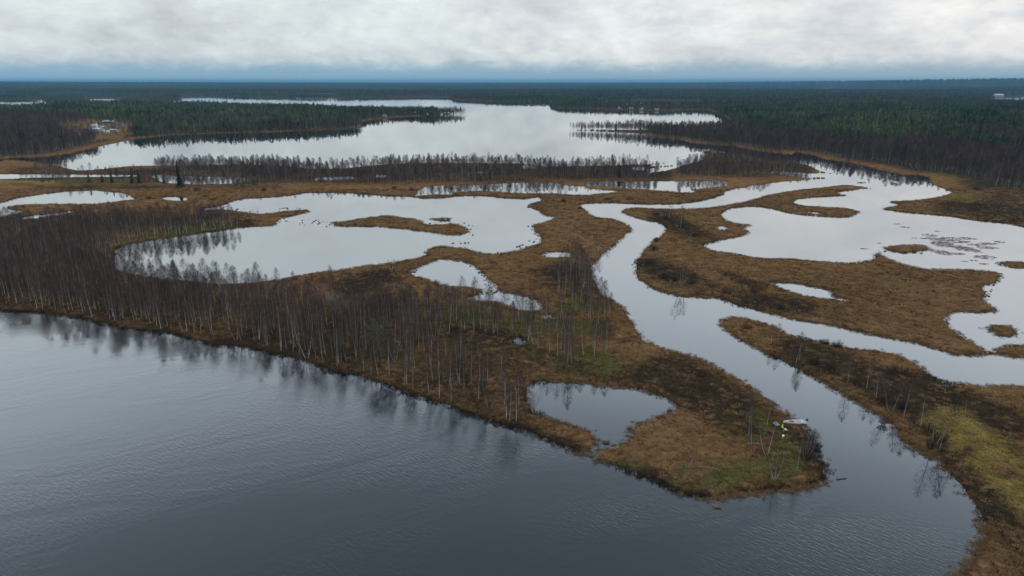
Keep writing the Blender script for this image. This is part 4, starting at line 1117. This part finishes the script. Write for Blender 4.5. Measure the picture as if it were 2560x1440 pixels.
# ------------------------------------------------------------------ floating water plants in the lagoon
m_lily = flat('pond_weed', (.105, .062, .055), .6, .2, .4, 1.5)
WEED = [(2324,588,30),(2342,578,14),(2330,595,26),(2345,601,40),(2375,597,46),(2352,608,44),(2395,604,50),(2420,596,34),(2365,608,34),(2360,615,38),(2345,611,26),(2392,616,44),(2410,620,40),(2440,612,36),(2470,609,40),(2470,619,44),(2420,624,46),(2347,628,34),(2365,633,44),(2400,635,24),(2463,643,44),(2434,651,14),(2411,653,12),(2460,660,18),(2285,595,12),(2240,560,16),(2262,568,20),(2198,608,10),(2160,622,16),(2210,448,14),(2500,605,20),(2312,596,18),(2445,630,16)]
for i, (px_, py_, wpx) in enumerate(WEED):
    random.seed(900 + i)
    a, b = g1(px_, py_)
    sc = math.hypot(a, b) / FPX
    rx = wpx * sc * .5; ry = rx * random.uniform(.55, .9)
    mb = MB()
    for k in range(max(10, int(rx * ry * 7))):
        ang = random.uniform(0, 6.28); q = math.sqrt(random.random())
        x, y = math.cos(ang) * q * rx, math.sin(ang) * q * ry
        r = random.uniform(.25, .6); n = 6; o = random.uniform(0, 6)
        z = random.uniform(.02, .07)
        rim = [(x + math.cos(o + 6.283 * j / n) * r * random.uniform(.7, 1.1), y + math.sin(o + 6.283 * j / n) * r * random.uniform(.7, 1.1), z - .03) for j in range(n)]
        for j in range(n): mb.face((rim[j], rim[(j + 1) % n], (x, y, z + .03)))
        if k % 3 == 0: mb.sliver((x, y, 0), (x + random.uniform(-.2, .2), y + random.uniform(-.2, .2), random.uniform(.15, .4)), .06)
    e = link('water_weed', mb.mesh('water_weed', [m_lily]), None, (a, b, 0))
    size = 'broad' if wpx >= 40 else 'middling' if wpx >= 25 else 'small'
    where = 'upper' if py_ < 604 else 'middle' if py_ < 625 else 'lower'
    lab = '%s reddish mat of floating weed in the %s part of the weed field' % (size, where) if 2300 <= px_ else ('stray mat of floating weed near the brown sedge point' if py_ > 590 else 'stray mat of floating weed near the eastern meadow shore' if py_ > 500 else 'stray mat of floating weed where the river widens')
    tag(e, lab, 'water plant', 'floating weed mats in the lagoon' if 2300 <= px_ else 'stray weed mats on the lagoon')
# two tussocks in the mouth of the heart-shaped pond
for px_, py_, s, lab in ((1516,1107,1.15,'dark sedge hummock in the middle of the heart-shaped pond outlet'), (1479,1141,.7,'smaller sedge hummock at the lake side of the pond outlet'), (1792,1268,.85,'single tawny sedge hummock in the lake below the spit'), (1537,1113,.6,'little hummock by the east lip of the pond outlet')):
    a, b = g1(px_, py_)
    mb = tussock(960 + int(px_)); me = mb.mesh('sedge_hummock', [flat('hummock_sedge', (.075, .05, .028) if s != .85 else (.14, .09, .05), .9, .1, .4, 6)])
    e = link('sedge_hummock', me, None, (a, b, 0)); e.scale = (s * 1.5, s, s)
    tag(e, lab, 'hummock')
# sunken branch
mb = MB()
for p in ([(-1.0, 0, .02), (-.3, .05, .08), (.6, 0, .07), (1.1, .06, .03)], [(-.9, -.1, .0), (-.75, .05, .25), (-.7, .1, .5)], [(-.5, 0, .05), (-.45, -.2, .3)], [(.2, .03, .06), (.35, .2, .2)], [(.5, 0, .06), (.65, -.15, .14)]):
    mb.tube(p, [.07 if len(p) == 4 else .035] * len(p), 5)
a, b = g1(2103, 1198)
tag(link('driftwood', mb.mesh('driftwood', [flat('wet_wood', (.03, .025, .02), .5, .4)]), None, (a, b, 0), .2), 'dark broken branch poking out of the river off the spit', 'branch')
# fallen pale logs
for (x1, y1, x2, y2, lab) in ((1868,1116,1904,1118,'pale fallen birch pole on the green at the tallest spit birch'), (2395,1048,2460,1090,'long pale log on the brown meadow above the yellow grass'), (1745,1174,1800,1182,'thin fallen stick right of the small V-shaped birch')):
    p0 = Vector((*g1(x1, y1), 0)); p1 = Vector((*g1(x2, y2), 0)); mid = (p0 + p1) / 2
    z = float(ground_at(mid.x, mid.y)[0]) + .22
    mb = MB(); h_ = (p1 - p0) / 2
    mb.tube([tuple(-h_), tuple(-h_ * .3 + Vector((.1, .1, .06))), tuple(h_ * .4 + Vector((-.06, .1, .05))), tuple(h_)], [.06, .055, .04, .02], 6)
    for q in (-.2, .3, .6): mb.tube([tuple(h_ * q), tuple(h_ * (q + .1) + Vector((.3, .5, .3)))], [.03, .012], 4)
    tag(link('fallen_log', mb.mesh('fallen_log', [m_bark]), None, (mid.x, mid.y, z)), lab, 'log')

# ------------------------------------------------------------------ boat drawn up at the spit
def build_boat():
    bow = Vector((*g1(1957.5, 1059.5), 0)); st = Vector((*g1(2014, 1057.5), 0))
    ax = (bow - st); L = ax.length; yaw = math.atan2(ax.y, ax.x)
    e = link('rowing_boat', None, None, (st.x, st.y, 0.02), yaw)
    stations = 13; prof = []
    for i in range(stations):
        t = i / (stations - 1)
        half = .62 * (1 - max(0, (t - .45) / .55) ** 2.2) * (0.93 + .07 * min(1, t * 3))
        half = max(half, .02)
        keel = -.12 + .34 * max(0, (t - .7) / .3) ** 2
        sheer = .42 + .16 * t * t
        ring_ = [(-half, sheer), (-half * .92, sheer * .45 + keel * .5), (-half * .62, keel + .02), (0, keel - .02), (half * .62, keel + .02), (half * .92, sheer * .45 + keel * .5), (half, sheer)]
        prof.append([(t * L, y, z) for y, z in ring_])
    mb = MB(); n = 7
    for i in range(stations - 1):
        for k in range(n - 1):
            mb.face((prof[i][k], prof[i + 1][k], prof[i + 1][k + 1], prof[i][k + 1]))
            ins = [Vector(q) for q in (prof[i][k + 1], prof[i + 1][k + 1], prof[i + 1][k], prof[i][k])]
            mb.face([(v.x, v.y * .93, v.z + .05) for v in ins])
    mb.face([prof[0][k] for k in range(n)])
    hull_m = flat('boat_paint', (.74, .74, .73), .4, .5, .06)
    hull = link('hull', mb.mesh('boat_hull', [hull_m], True), e)
    gw = MB()
    for s in (0, 6):
        gw.tube([prof[i][s] for i in range(stations)], [.035] * stations, 5)
    link('gunwale', gw.mesh('boat_gunwale', [flat('boat_rail', (.62, .63, .64), .5, .4)], True), e)
    for t, wdt in ((.22, .62), (.5, .66), (.72, .5)):
        th = MB(); th.box(t * L - .14, t * L + .14, -wdt, wdt, .26, .30)
        link('thwart', th.mesh('boat_thwart', [flat('thwart_wood', (.30, .27, .22))]), e)
    fl = MB(); fl.box(.12, L * .78, -.40, .40, .0, .03)
    link('floor_board', fl.mesh('boat_floor', [flat('boat_floor', (.42, .42, .41))]), e)
    mo_ = MB(); mo_.box(-.38, -.05, -.16, .16, .52, .86); mo_.box(-.30, -.12, -.10, .10, .86, .92)
    blk = flat('motor_black', (.012, .013, .015), .35, .5)
    mtr = link('outboard_motor', mo_.mesh('motor_cowl', [blk]), e)
    lg = MB(); lg.box(-.26, -.14, -.06, .06, -.25, .54); link('motor_leg', lg.mesh('motor_leg', [blk]), mtr)
    tl = MB(); tl.tube([(-.06, 0, .64), (.28, .05, .68), (.55, .08, .66)], [.03, .03, .035], 6); link('tiller', tl.mesh('motor_tiller', [blk]), mtr)
    tag(e, 'white open motor boat nosed into the sedge by the spit', 'boat')
    # things lying in the boat
    for i, (x, y, c, lab, nm) in enumerate(((.40, .12, (.03, .03, .03), 'black bag amidships in the white boat', 'bag'), (.56, -.12, (.16, .13, .10), 'brown gear crate forward of the bag in the white boat', 'gear_crate'))):
        g_ = MB()
        if nm == 'bag':
            g_.tube([(-.28, 0, .14), (-.2, 0, .15), (.2, 0, .15), (.28, 0, .14)], [.05, .15, .15, .05], 8)
        else:
            g_.box(-.24, .24, -.17, .17, 0, .03); g_.box(-.24, .24, -.17, -.14, .03, .26); g_.box(-.24, .24, .14, .17, .03, .26); g_.box(-.24, -.21, -.14, .14, .03, .26); g_.box(.21, .24, -.14, .14, .03, .26)
        ca, sa = math.cos(yaw), math.sin(yaw)
        o = link(nm, g_.mesh(nm, [flat(nm + '_cover', c)]), None, (st.x + x * L * ca - y * sa, st.y + x * L * sa + y * ca, .07 if nm == 'bag' else .06), yaw + .2)
        tag(o, lab, 'bag' if nm == 'bag' else 'crate')
build_boat()

# ------------------------------------------------------------------ the two people
m_vis = flat('hi_vis_yellow', (.62, .78, .10), .6, .3, .1, 8)
m_visl = flat('pale_jacket', (.50, .52, .44), .7, .3, .2, 8)
m_trou = flat('dark_trousers', (.014, .016, .018), .8)
m_skin = flat('skin', (.45, .28, .20), .6); m_hair = flat('dark_hair', (.03, .022, .018)); m_boot = flat('rubber_boots', (.01, .012, .01), .4); m_cap = flat('yellow_hood', (.62, .74, .12), .7)
def build_person(px_, py_, yaw, joints, top_m, head_m, label):
    """joints: pose dictionary (metres, facing +x), grown into one skin"""
    J = joints; names = []; V = []; Rr = []; E = []
    def add(nm, p, r, par=None):
        names.append(nm); V.append(p); Rr.append(r)
        if par is not None: E.append((names.index(par), len(V) - 1))
    add('pelvis', J['pelvis'], .15)
    add('waist', J['waist'], .14, 'pelvis'); add('chest', J['chest'], .165, 'waist'); add('neck', J['neck'], .065, 'chest')
    add('skull', J['skull'], .095, 'neck'); add('crown', J['crown'], .085, 'skull')
    for s in ('l', 'r'):
        sg = 1 if s == 'l' else -1
        add(s + 'sh', J[s + 'sh'], .085, 'chest'); add(s + 'el', J[s + 'el'], .058, s + 'sh'); add(s + 'wr', J[s + 'wr'], .038, s + 'el'); add(s + 'pa', J[s + 'pa'], .042, s + 'wr')
        wv = (Vector(J[s + 'pa']) - Vector(J[s + 'wr'])).normalized(); side = Vector((0, 1, 0)) if abs(wv.y) < .8 else Vector((1, 0, 0))
        side = (side - wv * side.dot(wv)).normalized()
        for k, (off, ln) in enumerate(((-.036, .060), (-.012, .072), (.012, .068), (.036, .052))):
            p = Vector(J[s + 'pa']) + side * off + wv * ln * .55
            add(s + 'f%d' % k, tuple(p), .010, s + 'pa'); add(s + 'g%d' % k, tuple(p + wv * ln * .45 + Vector((.012, 0, -.01))), .008, s + 'f%d' % k)
        p = Vector(J[s + 'wr']).lerp(Vector(J[s + 'pa']), .55) + side * -.05
        add(s + 't', tuple(p), .011, s + 'wr'); add(s + 'u', tuple(p + wv * .04 - side * .015), .009, s + 't')
        add(s + 'hp', J[s + 'hp'], .105, 'pelvis'); add(s + 'kn', J[s + 'kn'], .072, s + 'hp'); add(s + 'an', J[s + 'an'], .055, s + 'kn'); add(s + 'to', J[s + 'to'], .045, s + 'an')
    me = bpy.data.meshes.new('person_skeleton'); me.from_pydata([tuple(v) for v in V], E, []); me.update()
    o = bpy.data.objects.new('person_skeleton', me); COL.objects.link(o)
    o.modifiers.new('skin', 'SKIN'); sv = me.skin_vertices[0].data
    for i, r in enumerate(Rr): sv[i].radius = (r, r * (1.15 if names[i] in ('chest', 'waist', 'pelvis') else 1)); sv[i].use_root = (i == 0)
    sb = o.modifiers.new('sub', 'SUBSURF'); sb.levels = 1; sb.render_levels = 1
    dg = bpy.context.evaluated_depsgraph_get()
    body = bpy.data.meshes.new_from_object(o.evaluated_get(dg)); bpy.data.objects.remove(o)
    body.name = 'person_body'
    body.materials.clear()
    for q in (top_m, m_trou, m_skin, m_boot, head_m): body.materials.append(q)
    VV = np.array(V)
    own = {}
    for i, nm in enumerate(names):
        own[i] = 1 if nm in ('pelvis', 'lhp', 'rhp', 'lkn', 'rkn') else 3 if nm in ('lan', 'ran', 'lto', 'rto') else 4 if nm == 'crown' else 2 if nm in ('skull', 'neck') or nm[1:] in ('pa', 't', 'u') or nm[1:2] in ('f', 'g') else 0
    for p in body.polygons:
        i = int(np.argmin(((VV - np.array(p.center)) ** 2).sum(1))); p.material_index = own[i]; p.use_smooth = True
    a, b = g1(px_, py_)
    z = float(ground_at(a, b)[0]) - min(v.co.z for v in body.vertices) + .02
    e = link('person', body, None, (a, b, z), yaw)
    # cap of hair / hood and a simple face on the head
    hd = Vector(J['skull']); hair = MB()
    for i in range(6):
        for k in range(10):
            def sp(u, v): return tuple(hd + Vector((math.cos(v) * math.sin(u) * .112 - .012, math.sin(v) * math.sin(u) * .105, .035 + math.cos(u) * .125)))
            u0, u1 = i / 6 * 1.75, (i + 1) / 6 * 1.75; v0, v1 = k / 10 * 6.283, (k + 1) / 10 * 6.283
            if i >= 4 and math.cos((v0 + v1) / 2) > .35: continue
            hair.face((sp(u0, v0), sp(u1, v0), sp(u1, v1), sp(u0, v1)))
    link('hood' if head_m is m_cap else 'hair', hair.mesh('head_cover', [m_cap if head_m is m_cap else m_hair], True), e)
    fc = MB()
    for s in (-1, 1): fc.box(hd.x + .088, hd.x + .102, hd.y + s * .034 - .012, hd.y + s * .034 + .012, hd.z + .022, hd.z + .036)
    fc.box(hd.x + .084, hd.x + .1, hd.y - .022, hd.y + .022, hd.z - .045, hd.z - .036)
    link('face', fc.mesh('eyes_mouth', [m_hair]), e)
    ns = MB(); ns.face(((hd.x + .09, hd.y, hd.z + .03), (hd.x + .085, hd.y - .016, hd.z - .012), (hd.x + .122, hd.y, hd.z - .01))); ns.face(((hd.x + .09, hd.y, hd.z + .03), (hd.x + .122, hd.y, hd.z - .01), (hd.x + .085, hd.y + .016, hd.z - .012)))
    link('nose', ns.mesh('nose', [m_skin]), e)
    return tag(e, label, 'person')
STAND = dict(pelvis=(0,0,.98), waist=(.01,0,1.12), chest=(.02,0,1.34), neck=(.03,0,1.52), skull=(.06,0,1.63), crown=(.05,0,1.74),
             lsh=(.02,.20,1.42), lel=(.06,.27,1.16), lwr=(.24,.22,1.02), lpa=(.32,.20,1.0), rsh=(.02,-.20,1.42), rel=(.04,-.28,1.15), rwr=(.22,-.24,1.0), rpa=(.30,-.22,.98),
             lhp=(0,.10,.92), lkn=(.04,.12,.50), lan=(-.02,.13,.09), lto=(.16,.15,.05), rhp=(0,-.10,.92), rkn=(.02,-.12,.50), ran=(-.05,-.13,.09), rto=(.13,-.15,.05))
BEND = dict(pelvis=(-.12,0,.86), waist=(.0,0,.97), chest=(.22,0,1.12), neck=(.38,0,1.22), skull=(.50,0,1.25), crown=(.57,0,1.34),
            lsh=(.26,.19,1.14), lel=(.38,.24,.88), lwr=(.50,.18,.66), lpa=(.54,.15,.58), rsh=(.26,-.19,1.14), rel=(.36,-.24,.88), rwr=(.48,-.18,.66), rpa=(.52,-.15,.58),
            lhp=(-.10,.10,.80), lkn=(.10,.13,.46), lan=(-.04,.14,.09), lto=(.14,.16,.05), rhp=(-.10,-.10,.80), rkn=(.08,-.13,.45), ran=(-.10,-.14,.09), rto=(.08,-.16,.05))
build_person(1953, 1084, -.5, STAND, m_vis, m_cap, 'person in bright yellow high-visibility jacket standing by the boat')
build_person(1964, 1090, 2.3, BEND, m_visl, m_hair, 'person in pale jacket and dark trousers bending beside the yellow jacket')
# grey tarp sheet hung on the sedge, white bucket
mb = MB(); nx_, ny_ = 9, 7; random.seed(3)
gp = [[(-.55 + 1.1 * i / nx_ + .25 * j / ny_, -.7 + 1.4 * j / ny_, .12 + .85 * math.exp(-((i / nx_ - .45) ** 2 * 7 + (j / ny_ - .5) ** 2 * 4)) + random.uniform(-.05, .05)) for i in range(nx_ + 1)] for j in range(ny_ + 1)]
for j in range(ny_):
    for i in range(nx_): mb.face((gp[j][i], gp[j][i + 1], gp[j + 1][i + 1], gp[j + 1][i]))
a, b = g1(1939, 1068)
tp = link('tarpaulin', mb.mesh('tarpaulin', [flat('grey_tarp', (.22, .23, .25), .6, .2, .1)], True), None, (a, b, float(ground_at(a, b)[0]) + .15), .4)
tp.scale = (.95, .95, .8); tag(tp, 'crumpled grey tarpaulin heaped on the bank left of the boat bow', 'tarpaulin')
mb = MB(); n = 14
for i in range(n):
    a0, a1 = 6.283 * i / n, 6.283 * (i + 1) / n
    q = lambda an, r, z: (math.cos(an) * r, math.sin(an) * r, z)
    mb.face((q(a0, .17, 0), q(a1, .17, 0), q(a1, .22, .36), q(a0, .22, .36)))
    mb.face((q(a0, .24, .36), q(a1, .24, .36), q(a1, .24, .40), q(a0, .24, .40))); mb.face((q(a0, .24, .40), q(a1, .24, .40), (0, 0, .42)))
    mb.face((q(a0, .22, .36), q(a1, .22, .36), q(a1, .24, .36), q(a0, .24, .36)))
a, b = g1(1957, 1097)
bk = link('bucket', mb.mesh('bucket', [flat('white_plastic', (.78, .78, .74), .4, .4, .04)]), None, (a, b, float(ground_at(a, b)[0]) + .1))
hb = MB(); hb.tube([(math.cos(t_) * .25, .0, .36 + math.sin(t_) * .2) for t_ in np.linspace(0, 3.14, 9)], [.01] * 9, 5); link('handle', hb.mesh('bucket_handle', [flat('wire', (.3, .3, .3))]), bk)
tag(bk, 'white lidded bucket on the grass below the two people', 'bucket')
# ------------------------------------------------------------------ haze: the damp air over the lakes
hm = bpy.data.materials.new('haze'); hm.use_nodes = True
ht = NT(hm.node_tree); ht.n.clear()
pv = ht.add('ShaderNodeVolumePrincipled')
pv.inputs['Color'].default_value = (0.17, 0.42, 0.64, 1)
pv.inputs['Density'].default_value = 5.4e-5
pv.inputs['Anisotropy'].default_value = 0.0
mo = ht.add('ShaderNodeOutputMaterial'); ht.l.new(pv.outputs[0], mo.inputs['Volume'])
hx, hy0, hy1, hz0, hz1 = 48000.0, -900.0, 48000.0, -2.0, 160.0
hme = bpy.data.meshes.new('haze')
hme.from_pydata([(x, y, z) for z in (hz0, hz1) for x, y in ((-hx, hy0), (hx, hy0), (hx, hy1), (-hx, hy1))], [],
                [(0, 3, 2, 1), (4, 5, 6, 7), (0, 1, 5, 4), (1, 2, 6, 5), (2, 3, 7, 6), (3, 0, 4, 7)])
hme.materials.append(hm)
haze = bpy.data.objects.new('haze', hme); COL.objects.link(haze)
haze['kind'] = 'stuff'; haze['label'] = 'thin blue damp haze over the distant woods'; haze['category'] = 'haze'
